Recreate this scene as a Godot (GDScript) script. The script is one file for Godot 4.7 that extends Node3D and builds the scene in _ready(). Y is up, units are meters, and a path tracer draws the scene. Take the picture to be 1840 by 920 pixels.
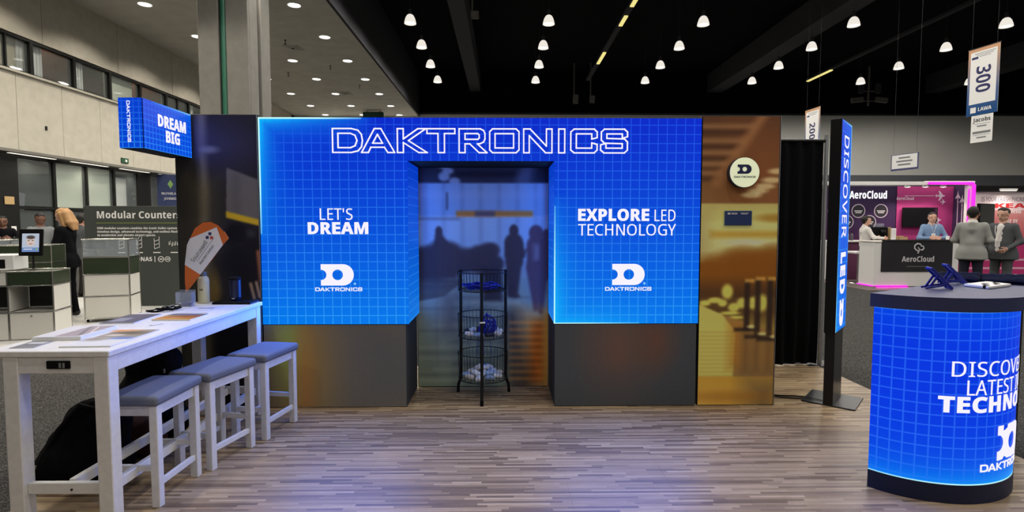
extends Node3D
# Trade-fair stand with a blue LED wall inside an exhibition hall. Metres, y up, the camera stands over the origin and looks along -z.
var M := {}
var taken := {}
var rng := RandomNumberGenerator.new()
var pixel_noise := FastNoiseLite.new()


# Collects triangles of one mesh. Every face is turned so that its front looks along the given outward direction.
class MB:
	var v := PackedVector3Array()
	var n := PackedVector3Array()
	var t := PackedVector2Array()

	func tri(a: Vector3, b: Vector3, c: Vector3, na: Vector3, nb: Vector3, nc: Vector3, ua := Vector2.ZERO, ub := Vector2.ZERO, uc := Vector2.ZERO) -> void:
		if (b - a).cross(c - a).dot(na + nb + nc) > 0.0:
			v.append_array([a, c, b]); n.append_array([na, nc, nb]); t.append_array([ua, uc, ub])
		else:
			v.append_array([a, b, c]); n.append_array([na, nb, nc]); t.append_array([ua, ub, uc])

	func flat_tri(a: Vector3, b: Vector3, c: Vector3, out: Vector3) -> void:
		var k := (b - a).cross(c - a).normalized()
		if k.dot(out) < 0.0:
			k = -k
		tri(a, b, c, k, k, k)

	# corners in order round the edge; the texture's upper left corner lies at a, its upper right one at b
	func quad(a: Vector3, b: Vector3, c: Vector3, d: Vector3, out: Vector3, u0 := Vector2(0, 0), u1 := Vector2(1, 1)) -> void:
		var k := (c - a).cross(d - b).normalized()
		if k.dot(out) < 0.0:
			k = -k
		tri(a, b, c, k, k, k, u0, Vector2(u1.x, u0.y), u1)
		tri(a, c, d, k, k, k, u0, u1, Vector2(u0.x, u1.y))

	func box(c: Vector3, s: Vector3, bev := 0.0, B := Basis.IDENTITY) -> void:
		var h := s * 0.5
		bev = minf(bev, minf(h.x, minf(h.y, h.z)) * 0.8)
		var i := h - Vector3.ONE * bev
		var p := {}
		for x in [-1, 1]:
			for y in [-1, 1]:
				for z in [-1, 1]:
					p[[0, x, y, z]] = c + B * Vector3(x * h.x, y * i.y, z * i.z)
					p[[1, x, y, z]] = c + B * Vector3(x * i.x, y * h.y, z * i.z)
					p[[2, x, y, z]] = c + B * Vector3(x * i.x, y * i.y, z * h.z)
		for k in [-1, 1]:
			quad(p[[0, k, 1, -1]], p[[0, k, 1, 1]], p[[0, k, -1, 1]], p[[0, k, -1, -1]], B * Vector3(k, 0, 0))
			quad(p[[1, -1, k, -1]], p[[1, 1, k, -1]], p[[1, 1, k, 1]], p[[1, -1, k, 1]], B * Vector3(0, k, 0))
			quad(p[[2, -1, 1, k]], p[[2, 1, 1, k]], p[[2, 1, -1, k]], p[[2, -1, -1, k]], B * Vector3(0, 0, k))
		if bev <= 0.0:
			return
		for a in [-1, 1]:
			for b in [-1, 1]:
				quad(p[[0, a, b, -1]], p[[0, a, b, 1]], p[[1, a, b, 1]], p[[1, a, b, -1]], B * Vector3(a, b, 0))
				quad(p[[0, a, -1, b]], p[[0, a, 1, b]], p[[2, a, 1, b]], p[[2, a, -1, b]], B * Vector3(a, 0, b))
				quad(p[[1, -1, a, b]], p[[1, 1, a, b]], p[[2, 1, a, b]], p[[2, -1, a, b]], B * Vector3(0, a, b))
				for d in [-1, 1]:
					flat_tri(p[[0, a, b, d]], p[[1, a, b, d]], p[[2, a, b, d]], B * Vector3(a, b, d))

	func span(lo: Vector3, hi: Vector3, bev := 0.0) -> void:
		box((lo + hi) * 0.5, (hi - lo).abs(), bev)

	# a bar of rectangular section from a to b; w lies across, d along «up»
	func bar(a: Vector3, b: Vector3, w: float, d: float, bev := 0.0, up := Vector3.UP) -> void:
		var z := (b - a).normalized()
		if absf(z.dot(up)) > 0.99:
			up = Vector3.RIGHT
		var x := up.cross(z).normalized()
		box((a + b) * 0.5, Vector3(w, d, a.distance_to(b)), bev, Basis(x, z.cross(x), z))

	# a box with round edges and a soft crown
	func soft(c: Vector3, s: Vector3, r: float, B := Basis.IDENTITY, steps := 4, crown := 0.0) -> void:
		var h := s * 0.5
		r = minf(r, minf(h.x, minf(h.y, h.z)))
		var lists := []
		for ax in 3:
			var l := []
			for k in steps + 1:
				l.append(-h[ax] + r * (1.0 - cos(PI * 0.5 * k / steps)))
			for k in 3:
				l.append(lerpf(-h[ax] + r, h[ax] - r, (k + 1) / 4.0))
			for k in steps + 1:
				l.append(h[ax] - r * (1.0 - cos(PI * 0.5 * (steps - k) / steps)))
			lists.append(l)
		for ax in 3:
			var q := (ax + 1) % 3
			var w := (ax + 2) % 3
			for sg in [-1.0, 1.0]:
				var grid := []
				for a in lists[q]:
					var row := []
					for b in lists[w]:
						var p := Vector3.ZERO
						p[ax] = sg * h[ax]; p[q] = a; p[w] = b
						var inner := p.clamp(-(h - Vector3.ONE * r), h - Vector3.ONE * r)
						var d := (p - inner).normalized()
						var o := inner + d * r
						if crown != 0.0 and o.y > 0.0:
							o.y += crown * (1.0 - pow(absf(o.x / h.x), 2.0)) * (1.0 - pow(absf(o.z / h.z), 2.0))
						row.append([c + B * o, B * d])
					grid.append(row)
				for i in grid.size() - 1:
					for j in grid[0].size() - 1:
						var A = grid[i][j]; var E = grid[i + 1][j]; var F = grid[i + 1][j + 1]; var G = grid[i][j + 1]
						tri(A[0], E[0], F[0], A[1], E[1], F[1])
						tri(A[0], F[0], G[0], A[1], F[1], G[1])

	func tube(pts: Array, r: float, sides := 8, closed := false, caps := true, r2 := -1.0) -> void:
		var m := pts.size()
		var rings := []
		var side := Vector3.ZERO
		for i in m:
			var a: Vector3 = pts[(i - 1 + m) % m] if closed or i > 0 else pts[i]
			var b: Vector3 = pts[(i + 1) % m] if closed or i < m - 1 else pts[i]
			var d := (b - a).normalized()
			if side == Vector3.ZERO:
				side = (Vector3.UP if absf(d.y) < 0.9 else Vector3.RIGHT).cross(d).normalized()
			else:
				side = (side - d * side.dot(d)).normalized()
			var other := d.cross(side)
			var rr := r if r2 < 0.0 else lerpf(r, r2, float(i) / (m - 1))
			var ring := []
			for k in sides:
				var o := side * cos(TAU * k / sides) + other * sin(TAU * k / sides)
				ring.append([pts[i] + o * rr, o])
			rings.append(ring)
		for i in (m if closed else m - 1):
			var P = rings[i]
			var Q = rings[(i + 1) % m]
			for k in sides:
				var l := (k + 1) % sides
				tri(P[k][0], Q[k][0], Q[l][0], P[k][1], Q[k][1], Q[l][1])
				tri(P[k][0], Q[l][0], P[l][0], P[k][1], Q[l][1], P[l][1])
		if caps and not closed:
			for e in [[rings[0], pts[0] - pts[1]], [rings[m - 1], pts[m - 1] - pts[m - 2]]]:
				for k in range(1, sides - 1):
					flat_tri(e[0][0][0], e[0][k][0], e[0][k + 1][0], e[1])

	# profile of (radius, height) turned round the y axis of T
	func lathe(profile: Array, segs := 20, T := Transform3D.IDENTITY, smooth := false) -> void:
		var m := profile.size()
		var norms := []
		for i in m - 1:
			var e: Vector2 = profile[i + 1] - profile[i]
			norms.append(Vector2(e.y, -e.x).normalized())
		for i in m - 1:
			var na: Vector2 = norms[i]
			var nb: Vector2 = norms[i]
			if smooth:
				na = (norms[maxi(i - 1, 0)] + norms[i]).normalized()
				nb = (norms[mini(i + 1, m - 2)] + norms[i]).normalized()
			for k in segs:
				var a := TAU * k / segs
				var b := TAU * (k + 1) / segs
				var P: Array = []
				for e in [[profile[i], na, a], [profile[i + 1], nb, a], [profile[i + 1], nb, b], [profile[i], na, b]]:
					P.append([T * Vector3(e[0].x * cos(e[2]), e[0].y, e[0].x * sin(e[2])), T.basis * Vector3(e[1].x * cos(e[2]), e[1].y, e[1].x * sin(e[2]))])
				if profile[i + 1].x > 1e-5:
					tri(P[0][0], P[1][0], P[2][0], P[0][1], P[1][1], P[2][1])
				if profile[i].x > 1e-5:
					tri(P[0][0], P[2][0], P[3][0], P[0][1], P[2][1], P[3][1])

	# polygon in the xy plane of T, from z0 to z1
	func prism(poly: PackedVector2Array, z0: float, z1: float, T := Transform3D.IDENTITY) -> void:
		var ix := Geometry2D.triangulate_polygon(poly)
		for i in range(0, ix.size(), 3):
			for z in [z0, z1]:
				var out := T.basis.z * (1.0 if z == maxf(z0, z1) else -1.0)
				flat_tri(T * Vector3(poly[ix[i]].x, poly[ix[i]].y, z), T * Vector3(poly[ix[i + 1]].x, poly[ix[i + 1]].y, z), T * Vector3(poly[ix[i + 2]].x, poly[ix[i + 2]].y, z), out)
		var turn := -1.0 if Geometry2D.is_polygon_clockwise(poly) else 1.0
		for i in poly.size():
			var a := poly[i]
			var b := poly[(i + 1) % poly.size()]
			if a.distance_to(b) < 1e-6:
				continue
			var o := Vector3(b.y - a.y, a.x - b.x, 0) * turn
			quad(T * Vector3(a.x, a.y, z1), T * Vector3(b.x, b.y, z1), T * Vector3(b.x, b.y, z0), T * Vector3(a.x, a.y, z0), T.basis * o)

	func ball(c: Vector3, r: Vector3, segs := 12, rings := 8) -> void:
		for i in rings:
			for k in segs:
				var P := []
				for e in [[i, k], [i + 1, k], [i + 1, k + 1], [i, k + 1]]:
					var th: float = PI * e[0] / rings
					var ph: float = TAU * e[1] / segs
					var d := Vector3(sin(th) * cos(ph), cos(th), sin(th) * sin(ph))
					P.append([c + d * r, (d / r).normalized()])
				if i < rings - 1:
					tri(P[0][0], P[1][0], P[2][0], P[0][1], P[1][1], P[2][1])
				if i > 0:
					tri(P[0][0], P[2][0], P[3][0], P[0][1], P[2][1], P[3][1])

	func mesh() -> ArrayMesh:
		var a := []
		a.resize(Mesh.ARRAY_MAX)
		a[Mesh.ARRAY_VERTEX] = v
		a[Mesh.ARRAY_NORMAL] = n
		a[Mesh.ARRAY_TEX_UV] = t
		var m := ArrayMesh.new()
		m.add_surface_from_arrays(Mesh.PRIMITIVE_TRIANGLES, a)
		return m


func numbered(called: String) -> String:
	var k: int = taken.get(called, 0)
	taken[called] = k + 1
	return called if k == 0 else "%s_%03d" % [called, k]


func thing(called: String, label: String, category: String, at := Vector3.ZERO, turn := 0.0, group := "") -> Node3D:
	var o := Node3D.new()
	o.name = numbered(called)
	o.position = at
	o.rotation.y = turn
	tag(o, label, category, group)
	add_child(o)
	return o


func tag(o: Node, label: String, category: String, group := "") -> void:
	o.set_meta("label", label)
	o.set_meta("category", category)
	if group:
		o.set_meta("group", group)


# the setting: a named holder whose pieces are its parts
func setting(called: String) -> Node3D:
	var o := Node3D.new()
	o.name = called
	o.set_meta("kind", "structure")
	add_child(o)
	return o


func part(called: String, shape, m: Material, parent: Node, at := Vector3.ZERO, turn := Basis.IDENTITY) -> MeshInstance3D:
	var o := MeshInstance3D.new()
	o.name = called
	o.mesh = shape.mesh() if shape is MB else shape
	o.material_override = m
	o.transform = Transform3D(turn, at)
	parent.add_child(o, true)
	return o


func one(called: String, shape, m: Material, label: String, category: String, at := Vector3.ZERO, turn := Basis.IDENTITY, group := "") -> MeshInstance3D:
	var o := part(numbered(called), shape, m, self, at, turn)
	tag(o, label, category, group)
	return o


func box_mesh(s: Vector3, bev := 0.0) -> ArrayMesh:
	var b := MB.new()
	b.box(Vector3.ZERO, s, bev)
	return b.mesh()


func copy(o: Node3D, label: String, at: Vector3, turn := 0.0) -> Node3D:
	var c: Node3D = o.duplicate()
	c.name = numbered(String(o.name).trim_suffix("_000"))
	add_child(c)
	c.position = at
	c.rotation.y = turn
	c.set_meta("label", label)
	return c


func mat(c: Color, rough := 0.6, metal := 0.0, spec := 0.5) -> StandardMaterial3D:
	var m := StandardMaterial3D.new()
	m.albedo_color = c
	m.roughness = rough
	m.metallic = metal
	m.metallic_specular = spec
	return m


func c8(r: int, g: int, b: int) -> Color:
	return Color8(r, g, b)


func glow(c: Color, energy := 1.0) -> StandardMaterial3D:
	var m := mat(Color.BLACK, 0.5)
	m.emission_enabled = true
	m.emission = c
	m.emission_energy_multiplier = energy
	return m


func tex_from(w: int, h: int, data: PackedByteArray) -> ImageTexture:
	return ImageTexture.create_from_image(Image.create_from_data(w, h, false, Image.FORMAT_RGB8, data))


func noise_tex(freq: float, a: Color, b: Color, seed_ := 1, size := 512, oct := 4, kind := FastNoiseLite.TYPE_SIMPLEX_SMOOTH) -> NoiseTexture2D:
	var f := FastNoiseLite.new()
	f.noise_type = kind
	f.frequency = freq
	f.seed = seed_
	f.fractal_octaves = oct
	var g := Gradient.new()
	g.set_color(0, a)
	g.set_color(1, b)
	var t := NoiseTexture2D.new()
	t.width = size
	t.height = size
	t.seamless = true
	t.noise = f
	t.color_ramp = g
	return t


func noisy(freq: float, a: Color, b: Color, rough: float, scale: float, seed_ := 1, spec := 0.5, bump := 0.0) -> StandardMaterial3D:
	var m := mat(Color.WHITE, rough, 0.0, spec)
	m.albedo_texture = noise_tex(freq, a, b, seed_)
	m.uv1_triplanar = true
	m.uv1_world_triplanar = true
	m.uv1_scale = Vector3.ONE * scale
	if bump > 0.0:
		m.heightmap_enabled = true
		m.heightmap_texture = noise_tex(freq, Color.BLACK, Color.WHITE, seed_ + 7)
		m.heightmap_scale = bump
	return m


func printed(t: Texture2D, rough := 0.75, spec := 0.3) -> StandardMaterial3D:
	var m := mat(Color.WHITE, rough, 0.0, spec)
	m.albedo_texture = t
	m.texture_repeat = false
	return m


func shining(t: Texture2D, energy := 1.0) -> StandardMaterial3D:
	var m := mat(Color.BLACK, 0.45, 0.0, 0.3)
	m.emission_enabled = true
	m.emission = Color.BLACK
	m.emission_texture = t
	m.emission_energy_multiplier = energy
	m.texture_repeat = false
	return m


# lettering; «cap» is the height of a capital, «wide» the width to fit (0: natural). Centred on its place, facing +z of «turn».
func text(s: String, cap: float, m: Material, parent: Node, at: Vector3, turn := Basis.IDENTITY, bold := 0.0, wide := 0.0, called := "lettering", align := HORIZONTAL_ALIGNMENT_CENTER) -> MeshInstance3D:
	var f := SystemFont.new()
	f.font_names = PackedStringArray(["Droid Sans"])
	if bold > 0.0:
		f.font_weight = 700
	var use: Font = f
	if bold > 1.0:
		var fv := FontVariation.new()
		fv.base_font = f
		fv.variation_embolden = bold - 1.0
		use = fv
	var t := TextMesh.new()
	t.font = use
	t.text = s
	t.font_size = 48
	t.pixel_size = cap / (48.0 * 0.714)
	t.depth = 0.002
	t.curve_step = 2.0
	t.horizontal_alignment = align
	t.vertical_alignment = VERTICAL_ALIGNMENT_CENTER
	var k := 1.0
	if wide > 0.0:
		k = wide / maxf(t.get_aabb().size.x, 1e-4)
	return part(called, t, m, parent, at, turn * Basis.from_scale(Vector3(k, 1, 1)))


func face(yaw: float) -> Basis:
	return Basis(Vector3.UP, yaw)


# ---- smooth bodies: tapered capsules joined by a smooth minimum, meshed as surface nets ----
# a bone is [from, to, radius there, radius here, material number, stretch of space, height of a straight hem (both optional)]
func nets(bones: Array, cell: float, k: float, into: Dictionary, ripple := 0.0) -> void:
	var lo := Vector3.ONE * 1e9
	var hi := -lo
	for b in bones:
		var r: float = maxf(b[2], b[3]) + cell * 3.0
		lo = lo.min(b[0] - Vector3.ONE * r).min(b[1] - Vector3.ONE * r)
		hi = hi.max(b[0] + Vector3.ONE * r).max(b[1] + Vector3.ONE * r)
	var nx := int((hi.x - lo.x) / cell) + 2
	var ny := int((hi.y - lo.y) / cell) + 2
	var nz := int((hi.z - lo.z) / cell) + 2
	var F := PackedFloat32Array()
	F.resize(nx * ny * nz)
	F.fill(1.0)
	var near := F.duplicate()
	var G := PackedByteArray()
	G.resize(nx * ny * nz)
	for b in bones:
		var a: Vector3 = b[0]
		var sc: Vector3 = b[5] if b.size() > 5 else Vector3.ONE
		var big := maxf(sc.x, maxf(sc.y, sc.z))
		var ab: Vector3 = (b[1] - a) * sc
		var l2 := maxf(ab.dot(ab), 1e-9)
		var ra: float = b[2]
		var rb: float = b[3]
		var id: int = b[4]
		var hem: float = b[6] if b.size() > 6 else -1e9
		var grow := maxf(ra, rb) + k + cell * 2.0
		var bl: Vector3 = (a.min(b[1]) - Vector3.ONE * grow - lo) / cell
		var bh: Vector3 = (a.max(b[1]) + Vector3.ONE * grow - lo) / cell
		for z in range(maxi(0, int(bl.z)), mini(nz, int(bh.z) + 2)):
			for y in range(maxi(0, int(bl.y)), mini(ny, int(bh.y) + 2)):
				var at := (z * ny + y) * nx
				for x in range(maxi(0, int(bl.x)), mini(nx, int(bh.x) + 2)):
					var q := (lo + Vector3(x, y, z) * cell - a) * sc
					var s := clampf(q.dot(ab) / l2, 0.0, 1.0)
					var d := ((q - ab * s).length() - lerpf(ra, rb, s)) / big
					d = maxf(d, hem - (lo.y + y * cell))
					var f := F[at + x]
					if d < near[at + x]:
						near[at + x] = d
						G[at + x] = id
					var h := maxf(k - absf(f - d), 0.0) / k
					F[at + x] = minf(f, d) - h * h * k * 0.25
	if ripple > 0.0:
		for z in nz:
			for y in ny:
				for x in nx:
					var at := (z * ny + y) * nx + x
					if absf(F[at]) < 0.1:
						var p := lo + Vector3(x, y, z) * cell
						F[at] += ripple * pixel_noise.get_noise_3d(p.x * 900.0, p.y * 500.0, p.z * 900.0)
	var spot := {}
	var sx := 1
	var sy := nx
	var sz := nx * ny
	var corner := [0, sx, sy, sx + sy, sz, sx + sz, sy + sz, sx + sy + sz]
	var place := [Vector3(0, 0, 0), Vector3(1, 0, 0), Vector3(0, 1, 0), Vector3(1, 1, 0), Vector3(0, 0, 1), Vector3(1, 0, 1), Vector3(0, 1, 1), Vector3(1, 1, 1)]
	var edges := [[0, 1], [2, 3], [4, 5], [6, 7], [0, 2], [1, 3], [4, 6], [5, 7], [0, 4], [1, 5], [2, 6], [3, 7]]
	for z in nz - 1:
		for y in ny - 1:
			var row := (z * ny + y) * nx
			for x in nx - 1:
				var at := row + x
				var inside := int(F[at] < 0) + int(F[at + sx] < 0) + int(F[at + sy] < 0) + int(F[at + sx + sy] < 0) + int(F[at + sz] < 0) + int(F[at + sx + sz] < 0) + int(F[at + sy + sz] < 0) + int(F[at + sx + sy + sz] < 0)
				if inside == 0 or inside == 8:
					continue
				var sum := Vector3.ZERO
				var cnt := 0
				for e in edges:
					var f0 := F[at + corner[e[0]]]
					var f1 := F[at + corner[e[1]]]
					if (f0 < 0) != (f1 < 0):
						sum += place[e[0]].lerp(place[e[1]], f0 / (f0 - f1))
						cnt += 1
				var g := Vector3(F[at + sx] + F[at + sx + sy] + F[at + sx + sz] + F[at + sx + sy + sz] - F[at] - F[at + sy] - F[at + sz] - F[at + sy + sz],
					F[at + sy] + F[at + sx + sy] + F[at + sy + sz] + F[at + sx + sy + sz] - F[at] - F[at + sx] - F[at + sz] - F[at + sx + sz],
					F[at + sz] + F[at + sx + sz] + F[at + sy + sz] + F[at + sx + sy + sz] - F[at] - F[at + sx] - F[at + sy] - F[at + sx + sy])
				spot[at] = [lo + (Vector3(x, y, z) + sum / cnt) * cell, g.normalized()]
	for at in spot:
		var x: int = at % nx
		var y: int = (at / nx) % ny
		var z: int = at / sz
		var f := F[at]
		for e in [[sx, sy, sz, y, z], [sy, sz, sx, z, x], [sz, sx, sy, x, y]]:
			if e[3] == 0 or e[4] == 0:
				continue
			var f1 := F[at + e[0]]
			if (f < 0) == (f1 < 0):
				continue
			var id := G[at] if f < 0 else G[at + e[0]]
			if not into.has(id):
				into[id] = MB.new()
			var P = spot[at]; var Q = spot[at - e[1]]; var R = spot[at - e[1] - e[2]]; var S = spot[at - e[2]]
			into[id].tri(P[0], Q[0], R[0], P[1], Q[1], R[1])
			into[id].tri(P[0], R[0], S[0], P[1], R[1], S[1])


# all materials of one body become surfaces of one mesh
func joined(into: Dictionary, mats: Array) -> ArrayMesh:
	var m := ArrayMesh.new()
	for id in into:
		var b: MB = into[id]
		var a := []
		a.resize(Mesh.ARRAY_MAX)
		a[Mesh.ARRAY_VERTEX] = b.v
		a[Mesh.ARRAY_NORMAL] = b.n
		m.add_surface_from_arrays(Mesh.PRIMITIVE_TRIANGLES, a)
		m.surface_set_material(m.get_surface_count() - 1, mats[id])
	return m


func body_part(called: String, shape: ArrayMesh, parent: Node, at := Vector3.ZERO) -> MeshInstance3D:
	var o := MeshInstance3D.new()
	o.name = called
	o.mesh = shape
	o.position = at
	parent.add_child(o, true)
	return o


const ORDINAL := ["first", "second", "third", "fourth", "fifth", "sixth", "seventh", "eighth", "ninth", "tenth", "eleventh", "twelfth", "thirteenth"]


func _ready() -> void:
	rng.seed = 11
	pixel_noise.seed = 5
	pixel_noise.frequency = 0.02
	var cam := Camera3D.new()
	cam.name = "camera"
	cam.position = Vector3(0, 1.55, 0)
	cam.rotation = Vector3(-atan(0.058), -atan(0.015), 0)
	cam.fov = rad_to_deg(2.0 * atan(0.46))
	cam.near = 0.05
	cam.far = 200.0
	add_child(cam)
	cam.current = true
	var env := Environment.new()
	env.background_mode = Environment.BG_COLOR
	env.background_color = Color.BLACK
	env.tonemap_mode = Environment.TONE_MAPPER_LINEAR
	env.tonemap_exposure = 1.0
	env.sdfgi_enabled = true
	env.ssao_enabled = true
	env.ssil_enabled = true
	var we := WorldEnvironment.new()
	we.name = "environment"
	we.environment = env
	add_child(we)
	# light given off by the two halves of the video wall and the screen faces beside it
	screen_light(Vector3(-1.40, 1.56, -4.60), Vector2(1.2, 1.7), 0.0, Color(0.2, 0.46, 1.0), 5.0)
	screen_light(Vector3(1.03, 1.56, -4.60), Vector2(1.2, 1.7), 0.0, Color(0.2, 0.46, 1.0), 5.0)
	screen_light(Vector3(-0.19, 2.24, -4.60), Vector2(1.2, 0.32), 0.0, Color(0.26, 0.52, 1.0), 0.3)
	screen_light(Vector3(-0.77, 1.39, -4.92), Vector2(0.5, 1.3), PI / 2, Color(0.3, 0.56, 1.0), 0.3)
	screen_light(Vector3(0.395, 1.39, -4.92), Vector2(0.5, 1.3), -PI / 2, Color(0.3, 0.56, 1.0), 0.3)

	make_materials()
	hall()
	ceiling_things()
	stand()
	furniture()
	counter_and_totem()
	left_exhibit()
	right_exhibits()
	people()


# a soft light of a screen's size; turn 0 looks along +z
func screen_light(at: Vector3, size: Vector2, turn: float, c: Color, energy: float) -> void:
	var l := AreaLight3D.new()
	l.name = "screen_light"
	l.area_size = size
	l.area_normalize_energy = true
	l.area_range = 40.0
	l.light_color = c
	l.light_energy = energy
	l.shadow_enabled = true
	l.position = at
	l.rotation.y = turn + PI
	add_child(l, true)


func down_light(at: Vector3, energy: float, angle: float, size: float, c: Color, parent: Node) -> void:
	var l := SpotLight3D.new()
	l.name = "lamp_light"
	l.light_energy = energy
	l.light_color = c
	l.spot_angle = angle
	l.spot_angle_attenuation = 0.35
	l.spot_range = 60.0
	l.spot_attenuation = 2.0
	l.light_size = size
	l.shadow_enabled = true
	l.position = at
	l.rotation.x = -PI / 2
	parent.add_child(l, true)


func make_materials() -> void:
	M.concrete = noisy(0.012, c8(178, 174, 161), c8(192, 188, 176), 0.85, 0.35, 3, 0.3)
	M.soffit = noisy(0.01, c8(188, 185, 178), c8(204, 201, 193), 0.9, 0.2, 4, 0.2)
	M.column = noisy(0.01, c8(112, 110, 105), c8(122, 120, 114), 0.7, 0.5, 5, 0.3)
	M.far_wall = noisy(0.006, c8(222, 222, 216), c8(230, 230, 225), 0.9, 0.1, 6, 0.2)
	M.band = mat(c8(110, 112, 117), 0.9, 0, 0.2)
	M.black = mat(c8(9, 9, 11), 0.8, 0, 0.3)
	M.black_ceiling = mat(c8(14, 14, 17), 0.95, 0, 0.2)
	M.beam = mat(c8(66, 66, 70), 0.8, 0, 0.3)
	M.fascia = mat(c8(50, 50, 54), 0.8, 0, 0.3)
	M.frame = mat(c8(20, 20, 20), 0.45, 0.3)
	M.chrome = mat(c8(205, 205, 202), 0.22, 1.0)
	M.steel = mat(c8(150, 150, 150), 0.4, 0.9)
	M.white = mat(c8(228, 228, 226), 0.5)
	M.white_paint = noisy(0.02, c8(212, 212, 210), c8(224, 224, 222), 0.45, 2.0, 8, 0.45)
	M.green_pipe = mat(c8(16, 88, 66), 0.5)
	M.dark_room = mat(c8(46, 42, 38), 0.9)
	M.brown_room = mat(c8(120, 72, 46), 0.9)
	M.cream_room = mat(c8(170, 166, 148), 0.9)
	M.curtain = mat(c8(205, 210, 210), 0.9)
	M.blind = mat(c8(196, 206, 192), 0.85)
	M.lamp_white = glow(c8(255, 250, 238), 3.0)
	M.linear_white = glow(c8(255, 248, 230), 1.3)
	M.tube_yellow = glow(c8(240, 225, 140), 1.0)
	M.aluminium = mat(c8(170, 172, 175), 0.35, 0.8)
	M.black_metal = mat(c8(18, 18, 20), 0.4, 0.4)
	M.black_cloth = noisy(0.3, c8(13, 13, 15), c8(24, 24, 27), 0.95, 3.0, 9, 0.2, 0.1)
	M.drape = noisy(0.02, c8(9, 9, 11), c8(14, 14, 17), 0.9, 2.0, 10, 0.25)
	M.skin = mat(c8(205, 160, 138), 0.55)
	M.skin_tan = mat(c8(176, 128, 104), 0.55)
	M.skin_dark = mat(c8(110, 76, 60), 0.55)
	var glass := mat(Color(0.75, 0.8, 0.8, 0.08), 0.03)
	glass.transparency = BaseMaterial3D.TRANSPARENCY_ALPHA
	M.glass = glass
	var clear := mat(Color(0.9, 0.95, 1.0, 0.12), 0.04)
	clear.transparency = BaseMaterial3D.TRANSPARENCY_ALPHA
	M.acrylic = clear
	M.carpet = carpet_material()
	M.vinyl = noisy(0.02, c8(206, 206, 203), c8(216, 216, 213), 0.35, 0.5, 14, 0.5)
	M.wood = wood_material()
	M.letter_white = glow(c8(246, 242, 255), 1.0)
	M.print_white = mat(c8(232, 232, 230), 0.7)
	M.print_grey = mat(c8(120, 122, 122), 0.7)
	M.print_black = mat(c8(24, 24, 28), 0.7)
	M.print_navy = mat(c8(30, 36, 90), 0.7)


# loop pile of two greys; the speckle is the yarn
func carpet_material() -> StandardMaterial3D:
	var m := mat(Color.WHITE, 1.0, 0, 0.1)
	var w := 512
	var d := PackedByteArray()
	d.resize(w * w * 3)
	var r := RandomNumberGenerator.new()
	r.seed = 3
	for i in w * w:
		var x := i % w
		var y := i / w
		var blot := pixel_noise.get_noise_2d(sin(TAU * x / w) * 700.0 + 900.0, cos(TAU * x / w) * 700.0 + y * 6.0)
		var g := 66.0 + r.randfn(0.0, 20.0) + 12.0 * blot
		if r.randf() < 0.10:
			g += 40.0
		g = clampf(g, 20.0, 190.0)
		d[i * 3] = int(g); d[i * 3 + 1] = int(g * 0.99); d[i * 3 + 2] = int(g * 0.97)
	m.albedo_texture = tex_from(w, w, d)
	m.uv1_triplanar = true
	m.uv1_world_triplanar = true
	m.uv1_scale = Vector3.ONE * 0.42
	m.heightmap_enabled = true
	m.heightmap_texture = m.albedo_texture
	m.heightmap_scale = 0.3
	return m


# printed strip parquet: narrow staves of uneven length and tone along x, fine grain
func wood_material() -> StandardMaterial3D:
	var w := 1536
	var h := 1536
	var span := 3.05
	var d := PackedByteArray()
	d.resize(w * h * 3)
	var r := RandomNumberGenerator.new()
	r.seed = 21
	var rows := 140
	var tones := [Vector3(162, 140, 110), Vector3(148, 127, 99), Vector3(176, 154, 122), Vector3(132, 112, 88), Vector3(155, 134, 105), Vector3(168, 146, 115), Vector3(122, 103, 81)]
	for q in rows:
		var y0 := q * h / rows
		var y1 := (q + 1) * h / rows
		# the staves of a row close up round the repeat, so that no joint runs across the floor
		var start := r.randi_range(0, w - 1)
		var x := 0
		while x < w:
			var len := mini(r.randi_range(90, 300), w - x)
			if w - x - len < 60:
				len = w - x
			var c: Vector3 = tones[r.randi_range(0, tones.size() - 1)] + Vector3.ONE * r.randf_range(-9, 9)
			var off := r.randf() * 999.0
			for yy in range(y0, y1):
				var ridge := r.randf_range(-5.0, 5.0)
				for k in len:
					var e := ridge + 14.0 * pixel_noise.get_noise_2d((x + k) * 0.5 + off, yy * 9.0 + off)
					if yy == y0 or k == 0:
						e -= 16.0
					var at := (yy * w + (start + x + k) % w) * 3
					d[at] = clampi(int(c.x + e), 0, 255); d[at + 1] = clampi(int(c.y + e), 0, 255); d[at + 2] = clampi(int(c.z + e), 0, 255)
			x += len
	var m := mat(Color.WHITE, 0.42, 0, 0.4)
	m.albedo_texture = tex_from(w, h, d)
	m.uv1_triplanar = true
	m.uv1_world_triplanar = true
	m.uv1_triplanar_sharpness = 8.0
	m.uv1_scale = Vector3.ONE / span
	return m


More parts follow.
